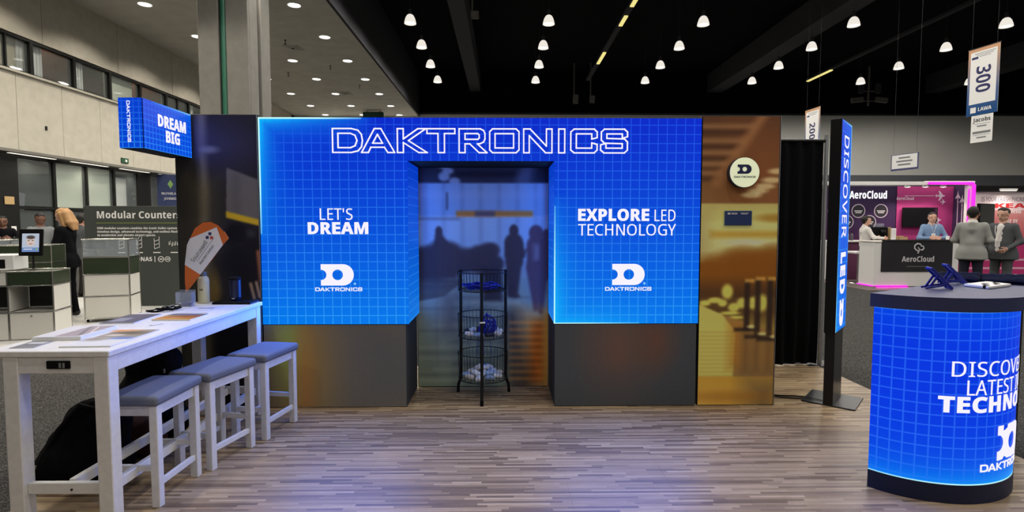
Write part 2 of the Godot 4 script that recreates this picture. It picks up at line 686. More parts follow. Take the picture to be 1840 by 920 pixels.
func hall() -> void:
	# ---- floor: hall carpet, the stand's parquet tiles, the neighbour's white vinyl
	var fl := setting("floor")
	var b := MB.new()
	b.span(Vector3(-13.9, -0.3, -36.9), Vector3(42.3, -0.008, 12.3))
	part("carpet", b, M.carpet, fl)
	var tile := box_mesh(Vector3(0.6096, 0.008, 0.6096), 0.0004)
	for i in 10:
		for j in 13:
			part("parquet_tile", tile, M.wood, fl, Vector3(-2.67 + 0.61 * (i + 0.5), -0.004, -6.02 + 0.61 * (j + 0.5)))
	b = MB.new()
	b.span(Vector3(-11.8, -0.008, -11.8), Vector3(-5.3, -0.002, -6.95))
	part("vinyl_sheet", b, M.vinyl, fl)
	# ---- left wall: precast panels over a storefront, a strip of windows between
	var wl := setting("wall_left")
	b = MB.new()
	b.span(Vector3(-13.75, 3.6, -36.9), Vector3(-13.5, 5.76, 12.3))
	b.span(Vector3(-13.75, 6.78, -36.9), Vector3(-13.5, 8.48, 12.3))
	b.span(Vector3(-19.2, -0.3, -36.9), Vector3(-19.0, 8.6, 12.3))
	b.span(Vector3(-19.2, 8.3, -36.9), Vector3(-13.5, 8.48, 12.3))
	b.span(Vector3(-19.2, 3.9, -36.9), Vector3(-13.6, 4.1, 12.3))
	b.span(Vector3(-19.2, -0.3, -36.9), Vector3(-13.6, -0.01, 12.3))
	b.span(Vector3(-19.2, -0.3, 12.1), Vector3(-13.6, 8.6, 12.3))
	b.span(Vector3(-19.2, -0.3, -36.9), Vector3(-13.6, 8.6, -36.7))
	part("backing_wall", b, M.dark_room, wl)
	var slab := box_mesh(Vector3(0.06, 2.17, 1.588), 0.006)
	for k in 28:
		part("concrete_panel", slab, M.concrete, wl, Vector3(-13.48, 4.68, 9.0 - 1.6 * k))
	slab = box_mesh(Vector3(0.06, 1.7, 3.186), 0.006)
	for k in 14:
		part("concrete_panel", slab, M.concrete, wl, Vector3(-13.48, 7.63, 7.0 - 3.2 * k + 0.22))
	b = MB.new()
	b.span(Vector3(-13.75, 5.70, -36.6), Vector3(-13.38, 5.77, 12.0), 0.01)
	part("window_ledge", b, M.concrete, wl)
	# overhang above the storefront, its linear lamps below
	b = MB.new()
	b.span(Vector3(-14.0, 3.52, -36.6), Vector3(-13.45, 3.6, 12.0))
	part("overhang", b, M.column, wl)
	# ---- upper windows
	var w1 := setting("window_1")
	b = MB.new()
	b.span(Vector3(-13.62, 5.77, -36.6), Vector3(-13.48, 5.82, 12.0))
	b.span(Vector3(-13.62, 6.70, -36.6), Vector3(-13.48, 6.77, 12.0))
	part("window_frame", b, M.frame, w1)
	var post := box_mesh(Vector3(0.16, 0.9, 0.11))
	var pane := box_mesh(Vector3(0.012, 0.88, 1.49))
	for k in 14:
		var z := -11.6 - 1.6 * k
		part("mullion", post, M.frame, w1, Vector3(-13.55, 6.26, z))
		part("pane", pane, M.glass, w1, Vector3(-13.56, 6.26, z - 0.8))
	part("mullion", box_mesh(Vector3(0.1, 0.9, 0.05)), M.frame, w1, Vector3(-13.55, 6.26, -15.6))
	part("mullion", box_mesh(Vector3(0.1, 0.9, 0.05)), M.frame, w1, Vector3(-13.55, 6.26, -23.6))
	# what the windows show: an office corridor
	b = MB.new()
	b.span(Vector3(-15.6, 4.1, -36.6), Vector3(-15.45, 8.4, 12.0))
	part("corridor_wall", b, M.brown_room, w1)
	for e in [[-13.0, -16.2], [-19.7, -21.1]]:
		b = MB.new()
		b.span(Vector3(-13.8, 5.78, e[0]), Vector3(-13.74, 6.76, e[1]))
		part("blind", b, M.cream_room if e[0] > -15 else M.blind, w1)
	for z in [-16.2, -16.75, -18.35, -22.85, -24.8]:
		b = MB.new()
		for k in 5:
			b.tube([Vector3(-13.72 - 0.03 * (k % 2), 5.8, z - 0.06 * k), Vector3(-13.72 - 0.03 * (k % 2), 6.76, z - 0.06 * k)], 0.042, 8)
		part("curtain", b, M.curtain, w1)
	for z in [-14.0, -18.8, -24.0]:
		var lamp := thing("corridor_lamp", "white ceiling panel lamp behind the upper windows, %s" % ["nearest", "in the middle", "farthest"][int((-14.0 - z) / 4.7 + 0.1)], "lamp", Vector3(-14.7, 8.35, z), 0, "lamps behind the upper windows")
		part("lamp_panel", box_mesh(Vector3(0.6, 0.05, 1.2), 0.005), M.linear_white, lamp)
		down_light(Vector3(0, -0.06, 0), 2.2, 75, 0.3, c8(255, 240, 215), lamp)
	# ---- storefront
	var w2 := setting("window_2")
	b = MB.new()
	b.span(Vector3(-14.0, 3.44, -36.6), Vector3(-13.86, 3.52, 12.0))
	b.span(Vector3(-14.0, 1.97, -36.6), Vector3(-13.86, 2.06, 12.0))
	part("window_frame", b, M.frame, w2)
	for e in [[-15.7, 0.98], [-21.8, 0.75], [-13.1, 0.2], [-17.5, 0.1], [-18.85, 0.07], [-20.15, 0.09], [-24.3, 0.3]]:
		part("mullion", box_mesh(Vector3(0.16, 3.52, e[1])), M.frame, w2, Vector3(-13.93, 1.76, e[0]))
	for e in [[-13.2, -15.2], [-16.2, -17.45], [-17.55, -18.8], [-18.9, -20.1], [-20.2, -21.4], [-22.2, -24.15]]:
		part("pane", box_mesh(Vector3(0.012, 1.36, e[0] - e[1])), M.glass, w2, Vector3(-13.92, 2.75, (e[0] + e[1]) / 2))
		if e[0] > -20.15:
			part("pane", box_mesh(Vector3(0.012, 1.95, e[0] - e[1])), M.glass, w2, Vector3(-13.92, 0.98, (e[0] + e[1]) / 2))
	for e in [[-17.55, -18.8], [-18.9, -20.1]]:
		part("blind", box_mesh(Vector3(0.02, 1.38, e[0] - e[1] - 0.02)), M.blind, w2, Vector3(-14.0, 2.75, (e[0] + e[1]) / 2))
	part("blind", box_mesh(Vector3(0.02, 1.2, 1.2)), M.curtain, w2, Vector3(-14.3, 2.65, -20.8))
	for k in 7:
		var z := -13.4 - 2.25 * k
		var strip := thing("linear_lamp", "slim white lamp under the storefront overhang, %s from the left edge" % ORDINAL[k], "lamp", Vector3(-13.7, 3.515, z - 0.9), 0, "linear lamps over the storefront")
		part("diffuser_lamp", box_mesh(Vector3(0.1, 0.015, 1.6), 0.003), M.linear_white, strip)
		down_light(Vector3(0, -0.03, 0), 0.8, 70, 0.3, c8(255, 244, 220), strip)
	# ---- far wall, side wall, wall behind the camera
	var wb := setting("wall_back")
	b = MB.new()
	b.span(Vector3(-13.7, 4.75, -36.9), Vector3(42.3, 8.7, -36.6))
	part("upper_wall", b, M.far_wall, wb)
	b = MB.new()
	b.span(Vector3(-13.7, -0.3, -36.9), Vector3(42.3, 4.75, -36.58))
	part("dark_lower_wall", b, M.band, wb)
	b = MB.new()
	b.span(Vector3(-5.5, 8.7, -36.9), Vector3(42.3, 11.5, -36.5))
	part("black_header", b, M.black_ceiling, wb)
	b = MB.new()
	b.span(Vector3(-5.5, 8.62, -36.6), Vector3(42.0, 8.72, -36.42))
	part("ledge", b, M.beam, wb)
	b = MB.new()
	b.span(Vector3(42.0, -0.3, -36.9), Vector3(42.3, 11.5, 12.3))
	var wr := part("wall_right", b, M.far_wall, self)
	wr.set_meta("kind", "structure")
	b = MB.new()
	b.span(Vector3(-13.7, -0.3, 12.0), Vector3(42.3, 11.5, 12.3))
	var wf := part("wall_front", b, M.far_wall, self)
	wf.set_meta("kind", "structure")
	# ---- ceiling: pale soffit on the left, high black deck with beams on the right
	var ce := setting("ceiling")
	b = MB.new()
	b.span(Vector3(-13.7, 8.48, -36.9), Vector3(-5.52, 8.8, 12.3))
	part("soffit", b, M.soffit, ce)
	b = MB.new()
	b.span(Vector3(-5.52, 8.48, -36.9), Vector3(-5.42, 11.5, 12.3))
	part("fascia", b, M.fascia, ce)
	b = MB.new()
	b.span(Vector3(-5.62, 11.2, -36.9), Vector3(42.3, 11.5, 12.3))
	part("black_deck", b, M.black_ceiling, ce)
	for e in [[-2.16, -1.48], [13.2, 14.2], [27.5, 28.4]]:
		b = MB.new()
		b.span(Vector3(e[0], 10.05, -36.5), Vector3(e[1], 11.2, 12.0), 0.02)
		part("ceiling_beam", b, M.beam, ce)
	# ---- the clad column
	var co := setting("trim_1")
	b = MB.new()
	b.span(Vector3(-7.95, 0, -16.35), Vector3(-6.85, 8.48, -15.12))
	part("column_core", b, M.fascia, co)
	for e in [[-8.01, -7.47, -15.0, -15.1], [-7.28, -6.70, -15.0, -15.1], [-6.80, -6.70, -15.1, -15.6], [-6.80, -6.70, -15.8, -16.4]]:
		b = MB.new()
		b.span(Vector3(e[0], 0, e[3]), Vector3(e[1], 8.48, e[2]), 0.015)
		part("column_panel", b, M.column, co)
	b = MB.new()
	b.tube([Vector3(-7.355, 0, -15.06), Vector3(-7.355, 8.48, -15.06)], 0.075, 14)
	part("green_pipe", b, M.green_pipe, co)


func ceiling_things() -> void:
	# ---- high-bay pendants over the hall
	var rows := [-3.57, 1.74, 7.71, 13.57, 19.56, 25.6]
	var side := ["left of the long dark beam", "right of the long dark beam", "over the wall's right half", "over the golden panel", "nearest the 300 banner", "far right"]
	var shade := MB.new()
	shade.lathe([Vector2(0.075, 0.34), Vector2(0.12, 0.31), Vector2(0.17, 0.23), Vector2(0.21, 0.11), Vector2(0.23, 0.0), Vector2(0.215, 0.0), Vector2(0.19, 0.11), Vector2(0.15, 0.22), Vector2(0.07, 0.31)], 18, Transform3D.IDENTITY, true)
	var shade_mesh := shade.mesh()
	var prism_glass := glow(c8(255, 248, 236), 0.85)
	prism_glass.albedo_color = c8(120, 118, 112)
	var lens := MB.new()
	lens.lathe([Vector2(0.0, 0.035), Vector2(0.12, 0.02), Vector2(0.195, 0.06), Vector2(0.195, 0.09), Vector2(0.0, 0.12)].map(func(p): return p) , 16)
	var lens_mesh := lens.mesh()
	var cap := MB.new()
	cap.lathe([Vector2(0.0, 0.56), Vector2(0.05, 0.56), Vector2(0.07, 0.53), Vector2(0.075, 0.34), Vector2(0.0, 0.34)], 12)
	cap.tube([Vector3(0, 0.55, 0), Vector3(0, 1.98, 0)], 0.008, 5)
	var cap_mesh := cap.mesh()
	for r in rows.size():
		for k in 13:
			var z := -30.7 + 2.95 * k
			var seen: bool = z < -18.2 and rows[r] < 21
			if not seen and (r == 5 or k > 10) and k % 2 == 1:
				continue
			var label := "pendant lamp %s, %s from the far wall" % [side[r], ORDINAL[k]] if seen else "bell-shaped pendant lamp hanging out of view above the picture"
			var p := thing("pendant_lamp", label, "lamp", Vector3(rows[r], 9.2, z), 0, "pendant lamps in view" if seen else "pendant lamps out of view")
			part("shade", shade_mesh, prism_glass, p)
			part("lamp_lens", lens_mesh, M.lamp_white, p)
			part("housing", cap_mesh, M.beam, p)
			down_light(Vector3(0, -0.04, 0), 8.0, 87, 0.2, c8(255, 248, 238), p)
	# ---- recessed downlights in the pale soffit
	var cols := [-6.65, -8.98, -11.35]
	var col_name := ["nearest the black ceiling", "in the middle line", "nearest the concrete wall"]
	var ring := MB.new()
	ring.lathe([Vector2(0.19, 0.0), Vector2(0.215, -0.012), Vector2(0.225, 0.0)], 20)
	var ring_mesh := ring.mesh()
	var disc := MB.new()
	disc.lathe([Vector2(0.0, -0.008), Vector2(0.19, -0.004), Vector2(0.19, 0.0)], 20)
	var disc_mesh := disc.mesh()
	for c in 3:
		for k in 11:
			var z := -36.4 + 3.03 * k
			if k == 0:
				z += 0.3
			var seen := k < 7
			var label := "recessed ceiling downlight in the line %s, %s from the far wall" % [col_name[c], ORDINAL[k]] if seen else "round recessed downlight in the pale ceiling out of view"
			var p := thing("recessed_downlight", label, "lamp", Vector3(cols[c], 8.48, z), 0, "recessed downlights in view" if seen else "recessed downlights out of view")
			part("trim_ring", ring_mesh, M.white, p)
			part("lamp_disc", disc_mesh, M.lamp_white, p)
			down_light(Vector3(0, -0.03, 0), 9.8, 66, 0.15, c8(255, 245, 228), p)
	# ---- fluorescent tracks hung along the hall
	for e in [[4.95, 9.9, -12.0, -33.2, "dark hanging lighting track with yellow tubes above the video wall", [[-17.0, -21.9], [-22.9, -24.0], [-27.7, -29.6]]], [17.88, 9.9, -14.0, -33.0, "dark hanging lighting track with one yellow tube at its far end above the totem", [[-30.6, -33.0]]]]:
		var tr := thing("lighting_track", e[4], "light track", Vector3(e[0], e[1], (e[2] + e[3]) / 2), 0, "hanging lighting tracks")
		part("rail", box_mesh(Vector3(0.22, 0.12, e[2] - e[3]), 0.01), M.beam, tr, Vector3(0, 0.1, 0))
		for s in e[5]:
			part("lamp_tube", box_mesh(Vector3(0.16, 0.06, s[0] - s[1]), 0.01), M.tube_yellow, tr, Vector3(0, 0.01, (s[0] + s[1]) / 2 - tr.position.z))
		for z in [e[2] - 1.0, e[3] + 1.0]:
			var w := MB.new()
			w.tube([Vector3(0, 0.15, z - tr.position.z), Vector3(0, 1.3, z - tr.position.z)], 0.01, 5)
			part("hanger", w, M.beam, tr)
	# ---- things hung from the black ceiling
	for e in [[-1.1, -22.0, 9.6, "slim grey loudspeaker on a drop rod beside the long dark beam", 0.3], [4.35, -34.0, 9.05, "left of two small grey loudspeakers on drop rods above the far wall", 0.55], [5.35, -34.0, 9.05, "right of two small grey loudspeakers on drop rods above the far wall", 0.45]]:
		var s := thing("hanging_loudspeaker", e[3], "loudspeaker", Vector3(e[0], e[2], e[1]))
		part("cabinet", box_mesh(Vector3(0.3, e[4], 0.25), 0.03), M.column, s, Vector3(0, 0, 0), Basis(Vector3.RIGHT, 0.25))
		var w := MB.new()
		w.tube([Vector3(-0.1, 0.1, 0), Vector3(-0.1, 11.2 - e[2], 0)], 0.035, 8)
		part("drop_rod", w, M.column, s)
	var cl := thing("hanging_light_cluster", "cluster of four small grey floodlights on a drop pole above the far wall", "floodlights", Vector3(22.5, 8.95, -34.5))
	var w := MB.new()
	w.tube([Vector3(0, -0.15, 0), Vector3(0, 2.25, 0)], 0.06, 8)
	w.bar(Vector3(-0.75, 0.15, 0), Vector3(0.75, 0.15, 0), 0.05, 0.05)
	w.bar(Vector3(-0.6, 0.75, 0), Vector3(0.6, 0.75, 0), 0.05, 0.05)
	part("pole", w, M.column, cl)
	for x in [-0.75, 0.75]:
		part("floodlight", box_mesh(Vector3(0.75, 0.3, 0.2), 0.03), M.column, cl, Vector3(x, 0.2, 0.1), Basis(Vector3.BACK, -0.1 * signf(x)))
		part("floodlight", box_mesh(Vector3(0.3, 0.6, 0.2), 0.03), M.beam, cl, Vector3(x * 0.7, 0.9, 0.1))
	# ---- soffit fittings
	for e in [[-8.3, -22.5, "square air vent in the pale ceiling, the nearer one"], [-8.4, -30.2, "square air vent in the pale ceiling, the farther one"]]:
		var v := thing("ceiling_vent", e[2], "vent", Vector3(e[0], 8.48, e[1]), 0, "air vents in the pale ceiling")
		var f := MB.new()
		for k in 4:
			var s := 0.62 - 0.14 * k
			for q in [[Vector3(-s / 2, 0, -s / 2), Vector3(s / 2, 0, -s / 2)], [Vector3(s / 2, 0, -s / 2), Vector3(s / 2, 0, s / 2)], [Vector3(s / 2, 0, s / 2), Vector3(-s / 2, 0, s / 2)], [Vector3(-s / 2, 0, s / 2), Vector3(-s / 2, 0, -s / 2)]]:
				f.bar(q[0] + Vector3(0, -0.012 * k - 0.01, 0), q[1] + Vector3(0, -0.012 * k - 0.01, 0), 0.06, 0.01)
		part("louvre", f, M.soffit, v)
		part("duct_mouth", box_mesh(Vector3(0.56, 0.004, 0.56)), M.black, v, Vector3(0, -0.002, 0))
	var gb := thing("ceiling_box", "dark green box hanging under the far end of the pale ceiling", "box", Vector3(-8.0, 8.2, -34.8))
	part("cabinet", box_mesh(Vector3(1.25, 0.4, 0.3), 0.03), mat(c8(20, 70, 56), 0.6), gb)
	part("hanger", box_mesh(Vector3(0.05, 0.2, 0.05)), M.beam, gb, Vector3(0.4, 0.25, 0))
	part("hanger", box_mesh(Vector3(0.05, 0.2, 0.05)), M.beam, gb, Vector3(-0.4, 0.25, 0))
	var spots := [[-9.3, -12.9], [-8.1, -13.3], [-10.5, -16.0], [-8.25, -21.6], [-7.6, -25.0], [-9.9, -26.2], [-7.2, -28.4]]
	var head := MB.new()
	head.lathe([Vector2(0.0, -0.16), Vector2(0.05, -0.155), Vector2(0.05, -0.145), Vector2(0.015, -0.14), Vector2(0.015, -0.02), Vector2(0.05, -0.01), Vector2(0.055, 0.0)], 10)
	var head_mesh := head.mesh()
	for k in spots.size():
		one("sprinkler_head", head_mesh, M.beam, "tiny dark sprinkler head under the pale ceiling, %s from the camera" % ORDINAL[k], "sprinkler", Vector3(spots[k][0], 8.48, spots[k][1]), Basis.IDENTITY, "sprinkler heads")
	# ---- banners
	banner(Vector3(10.28, 5.33, -11.98), 0.66, 1.43, 1.39, "300", "hanging white aisle banner reading 300 with a blue foot", true)
	banner(Vector3(10.5, 5.45, -19.0), 0.82, 1.6, 1.5, "200", "small hanging white aisle banner reading 200 above the black drape", false)
	var sg := thing("wall_sign", "small framed white sign hung before the far wall above the purple booth", "sign", Vector3(13.0, 3.55, -18.0), -1.33)
	var plate := MB.new()
	plate.box(Vector3.ZERO, Vector3(0.95, 0.52, 0.02), 0.004)
	part("frame", plate, mat(c8(60, 66, 110), 0.6), sg)
	part("plate", box_mesh(Vector3(0.88, 0.44, 0.006)), M.print_white, sg, Vector3(0, 0.02, 0.011))
	for k in 3:
		part("print_line", box_mesh(Vector3([0.4, 0.56, 0.44][k], 0.05, 0.001)), M.print_grey, sg, Vector3(0, 0.14 - 0.11 * k, 0.015))
	for x in [-0.4, 0.4]:
		var wr := MB.new()
		wr.tube([Vector3(x, 0.3, 0), Vector3(x, 7.4, 0)], 0.004, 4)
		part("hanging_wire", wr, M.beam, sg)


func banner(top: Vector3, wide: float, tall: float, turn: float, number: String, label: String, with_rider: bool) -> void:
	var o := thing("aisle_banner", label, "banner", top, -turn, "aisle banners")
	var w := 96
	var h := 200
	var d := PackedByteArray()
	d.resize(w * h * 3)
	for y in h:
		for x in w:
			var f := float(y) / h
			var c := Vector3(208, 160, 120).lerp(Vector3(96, 110, 150), clampf(f * 1.6, 0, 1)).lerp(Vector3(30, 74, 128), clampf(f * 2.4 - 1.3, 0, 1))
			var i := (y * w + x) * 3
			d[i] = int(c.x); d[i + 1] = int(c.y); d[i + 2] = int(c.z)
	var b := MB.new()
	b.quad(Vector3(-wide / 2, 0, 0.003), Vector3(wide / 2, 0, 0.003), Vector3(wide / 2, -tall, 0.003), Vector3(-wide / 2, -tall, 0.003), Vector3.BACK)
	part("printed_sheet", b, printed(tex_from(w, h, d)), o)
	part("backing", box_mesh(Vector3(wide, tall, 0.004)), M.print_white, o, Vector3(0, -tall / 2, 0))
	part("white_field", box_mesh(Vector3(wide * 0.84, tall * 0.78, 0.002)), M.print_white, o, Vector3(0, -tall * 0.44, 0.004))
	text(number, 0.3, M.print_navy, o, Vector3(0, -tall * 0.47, 0.006), Basis(Vector3.BACK, -PI / 2), 1.0, 0.56)
	for k in 3:
		part("print_line", box_mesh(Vector3(wide * [0.66, 0.55, 0.36][k], 0.012, 0.001)), M.print_grey, o, Vector3(wide * 0.04, -tall * (0.08 + 0.025 * k), 0.006))
	part("print_mark", box_mesh(Vector3(0.14, 0.05, 0.001)), M.print_navy, o, Vector3(-wide * 0.28, -tall * 0.14, 0.006))
	if with_rider:
		text("LAWA", 0.075, M.print_white, o, Vector3(wide * 0.1, -tall * 0.92, 0.006), Basis.IDENTITY, 1.0)
	part("print_mark", box_mesh(Vector3(0.12, 0.12, 0.001)), M.print_white, o, Vector3(-wide * 0.27, -tall * 0.92, 0.006))
	part("top_rod", box_mesh(Vector3(wide + 0.03, 0.015, 0.015)), M.beam, o, Vector3(0, 0.005, 0))
	for x in [-0.4, 0.4]:
		var wr := MB.new()
		wr.tube([Vector3(x * wide, 0, 0), Vector3(x * wide, 11.2 - top.y, 0)], 0.003, 4)
		part("hanging_wire", wr, M.beam, o)
	if with_rider:
		var r := thing("banner_rider", "small white name sheet reading Jacobs clipped under the 300 banner", "sign", top + Vector3(0, -tall - 0.01, 0), -turn)
		part("sheet", box_mesh(Vector3(0.46, 0.58, 0.004)), M.print_white, r, Vector3(0.02, -0.29, 0))
		text("Jacobs", 0.085, M.print_black, r, Vector3(0.02, -0.1, 0.003), Basis.IDENTITY, 1.0)
		for k in 5:
			part("print_line", box_mesh(Vector3([0.34, 0.2, 0.38, 0.36, 0.2][k], [0.008, 0.028, 0.05, 0.008, 0.028][k], 0.001)), M.print_grey, r, Vector3(0.02, [-0.185, -0.235, -0.37, -0.425, -0.48][k], 0.003))


# ---- printing: a small canvas in linear floats, painted with soft shapes, u and v from 0 to 1 ----
class Canvas:
	var w: int
	var h: int
	var p := PackedVector3Array()

	func _init(w_: int, h_: int, c: Vector3) -> void:
		w = w_
		h = h_
		p.resize(w * h)
		p.fill(c)

	func blend(i: int, c: Vector3, a: float) -> void:
		p[i] = p[i].lerp(c, clampf(a, 0.0, 1.0))

	func rect(u0: float, v0: float, u1: float, v1: float, c: Vector3, soft := 0.01, alpha := 1.0) -> void:
		var s := soft * h
		for y in range(maxi(0, int(v0 * h - s)), mini(h, int(v1 * h + s) + 1)):
			for x in range(maxi(0, int(u0 * w - s)), mini(w, int(u1 * w + s) + 1)):
				var d := minf(minf(x - u0 * w, u1 * w - x), minf(y - v0 * h, v1 * h - y))
				blend(y * w + x, c, alpha * clampf(0.5 + d / maxf(2.0 * s, 0.5), 0.0, 1.0))

	# centre in u and v, radii as shares of the height
	func oval(u: float, v: float, ru: float, rv: float, c: Vector3, soft := 0.3, alpha := 1.0) -> void:
		var k := 1.0 + soft
		for y in range(maxi(0, int((v - rv * k) * h)), mini(h, int((v + rv * k) * h) + 1)):
			for x in range(maxi(0, int(u * w - ru * k * h)), mini(w, int(u * w + ru * k * h) + 1)):
				var d := Vector2((x - u * w) / (ru * h), (y - v * h) / (rv * h)).length()
				blend(y * w + x, c, alpha * clampf(0.5 + (1.0 - d) / maxf(2.0 * soft, 0.01), 0.0, 1.0))

	func limb(u0: float, v0: float, u1: float, v1: float, r0: float, r1: float, c: Vector3, soft := 0.006, alpha := 1.0) -> void:
		var a := Vector2(u0 * w, v0 * h)
		var b := Vector2(u1 * w, v1 * h)
		var g := (maxf(r0, r1) + soft) * h + 1.0
		var ab := b - a
		for y in range(maxi(0, int(minf(a.y, b.y) - g)), mini(h, int(maxf(a.y, b.y) + g) + 1)):
			for x in range(maxi(0, int(minf(a.x, b.x) - g)), mini(w, int(maxf(a.x, b.x) + g) + 1)):
				var q := Vector2(x, y) - a
				var t := clampf(q.dot(ab) / maxf(ab.length_squared(), 1e-6), 0.0, 1.0)
				var d := lerpf(r0, r1, t) * h - (q - ab * t).length()
				blend(y * w + x, c, alpha * clampf(0.5 + d / maxf(2.0 * soft * h, 0.5), 0.0, 1.0))

	func poly(pts: Array, c: Vector3, alpha := 1.0) -> void:
		var q := PackedVector2Array()
		var lo := Vector2(1, 1)
		var hi := Vector2.ZERO
		for e in pts:
			q.append(Vector2(e[0] * w, e[1] * h))
			lo = lo.min(Vector2(e[0], e[1]))
			hi = hi.max(Vector2(e[0], e[1]))
		for y in range(maxi(0, int(lo.y * h)), mini(h, int(hi.y * h) + 1)):
			for x in range(maxi(0, int(lo.x * w)), mini(w, int(hi.x * w) + 1)):
				if Geometry2D.is_point_in_polygon(Vector2(x, y), q):
					blend(y * w + x, c, alpha)

	func fall(v0: float, v1: float, c0: Vector3, c1: Vector3, alpha := 1.0) -> void:
		for y in range(maxi(0, int(v0 * h)), mini(h, int(v1 * h) + 1)):
			var c := c0.lerp(c1, clampf((float(y) / h - v0) / (v1 - v0), 0, 1))
			for x in w:
				blend(y * w + x, c, alpha)

	func blur(r: int) -> void:
		for pass_ in 2:
			var o := p.duplicate()
			for y in h:
				for x in w:
					var s := Vector3.ZERO
					for k in range(-r, r + 1):
						var xx := clampi(x + (k if pass_ == 0 else 0), 0, w - 1)
						var yy := clampi(y + (k if pass_ == 1 else 0), 0, h - 1)
						s += o[yy * w + xx]
					p[y * w + x] = s / (2 * r + 1)

	func texture(gain := 1.0, inks := Vector3.ONE) -> ImageTexture:
		var r := RandomNumberGenerator.new()
		r.seed = 4
		var d := PackedByteArray()
		d.resize(w * h * 3)
		for i in w * h:
			var g := r.randf_range(-3.0, 3.0)
			d[i * 3] = clampi(int(p[i].x * inks.x * gain + g), 0, 255); d[i * 3 + 1] = clampi(int(p[i].y * inks.y * gain + g), 0, 255); d[i * 3 + 2] = clampi(int(p[i].z * inks.z * gain + g), 0, 255)
		return ImageTexture.create_from_image(Image.create_from_data(w, h, false, Image.FORMAT_RGB8, d))


# the picture on a video wall: blue that pales downwards, a square grid, and running light along some edges.
# «runs» are [edge, from, to, strength] in metres, edge 0 left, 1 top, 2 right, 3 bottom, 4 a vertical line at «at»
func screen_picture(wide: float, tall: float, ppm: float, runs: Array, step := 0.0752, top := Vector3(0, 40, 200), low := Vector3(0, 122, 236), line_top := Vector3(38, 96, 238), line_low := Vector3(70, 172, 252)) -> ImageTexture:
	var w := int(wide * ppm)
	var h := int(tall * ppm)
	var d := PackedByteArray()
	d.resize(w * h * 3)
	var cyan := Vector3(10, 186, 255)
	var white := Vector3(196, 250, 255)
	for y in h:
		var my := y / ppm
		var f := my / tall
		var base := top.lerp(low, pow(f, 1.15))
		var line := line_top.lerp(line_low, f)
		var gy := absf(fposmod(my + 0.02, step) - step * 0.5)
		var row_line := clampf((0.0048 - absf(gy - step * 0.5)) / 0.002, 0.0, 1.0)
		for x in w:
			var mx := x / ppm
			var gx := absf(fposmod(mx + 0.02, step) - step * 0.5)
			var l := maxf(row_line, clampf((0.0048 - absf(gx - step * 0.5)) / 0.002, 0.0, 1.0))
			var c := base
			var a := 0.0
			var core := 0.0
			for r in runs:
				var along := my
				var off := mx
				match r[0]:
					1:
						along = mx; off = my
					2:
						off = wide - mx
					3:
						along = mx; off = tall - my
					4:
						off = mx - r[4]
				if off < -0.001 or along < minf(r[1], r[2]) - 0.12 or along > maxf(r[1], r[2]) + 0.12:
					continue
				var s := clampf((along - r[1]) / (r[2] - r[1]), 0.0, 1.0)
				var ends := clampf(1.0 - maxf(maxf(minf(r[1], r[2]) - along, along - maxf(r[1], r[2])), 0.0) / 0.12, 0.0, 1.0)
				var p: float = r[3] * (0.25 + 0.75 * s) * ends
				a = maxf(a, p * exp(-off / 0.1))
				if off < 0.011:
					core = maxf(core, clampf(p * 1.5, 0.0, 1.0) * float(ends >= 1.0))
			c = c.lerp(cyan, clampf(a, 0.0, 0.95)).lerp(line, l * 0.62 * (1.0 - a * 0.8)).lerp(white, core)
			var i := (y * w + x) * 3
			d[i] = clampi(int(c.x), 0, 255); d[i + 1] = clampi(int(c.y), 0, 255); d[i + 2] = clampi(int(c.z), 0, 255)
	return tex_from(w, h, d)


# the maker's mark: a block D with a round eye and a notched back, height 1, lower left corner at the origin
func emblem(tall: float, thick := 0.003) -> MB:
	var outer := PackedVector2Array([Vector2(0, 0), Vector2(1.03, 0)])
	for k in range(1, 24):
		outer.append(Vector2(1.03, 0.5) + Vector2(sin(PI * k / 24.0), -cos(PI * k / 24.0)) * 0.5)
	outer.append_array([Vector2(1.03, 1), Vector2(0, 1)])
	var eye := PackedVector2Array()
	var notch := PackedVector2Array()
	for k in 24:
		eye.append(Vector2(0.78, 0.5) + Vector2(cos(TAU * k / 24), sin(TAU * k / 24)) * 0.25)
		notch.append(Vector2(0.02, 0.5) + Vector2(cos(TAU * k / 24), sin(TAU * k / 24)) * 0.24)
	var b := MB.new()
	var T := Transform3D(Basis.from_scale(Vector3(tall, tall, 1)), Vector3(-0.765 * tall, -0.5 * tall, 0))
	for cut in [[-1.0, 0.78], [0.78, 3.0]]:
		var half := PackedVector2Array([Vector2(cut[0], -1), Vector2(cut[1], -1), Vector2(cut[1], 2), Vector2(cut[0], 2)])
		for q in Geometry2D.intersect_polygons(outer, half):
			for q2 in Geometry2D.clip_polygons(q, notch):
				for q3 in Geometry2D.clip_polygons(q2, eye):
					b.prism(q3, 0.0, thick, T)
	return b


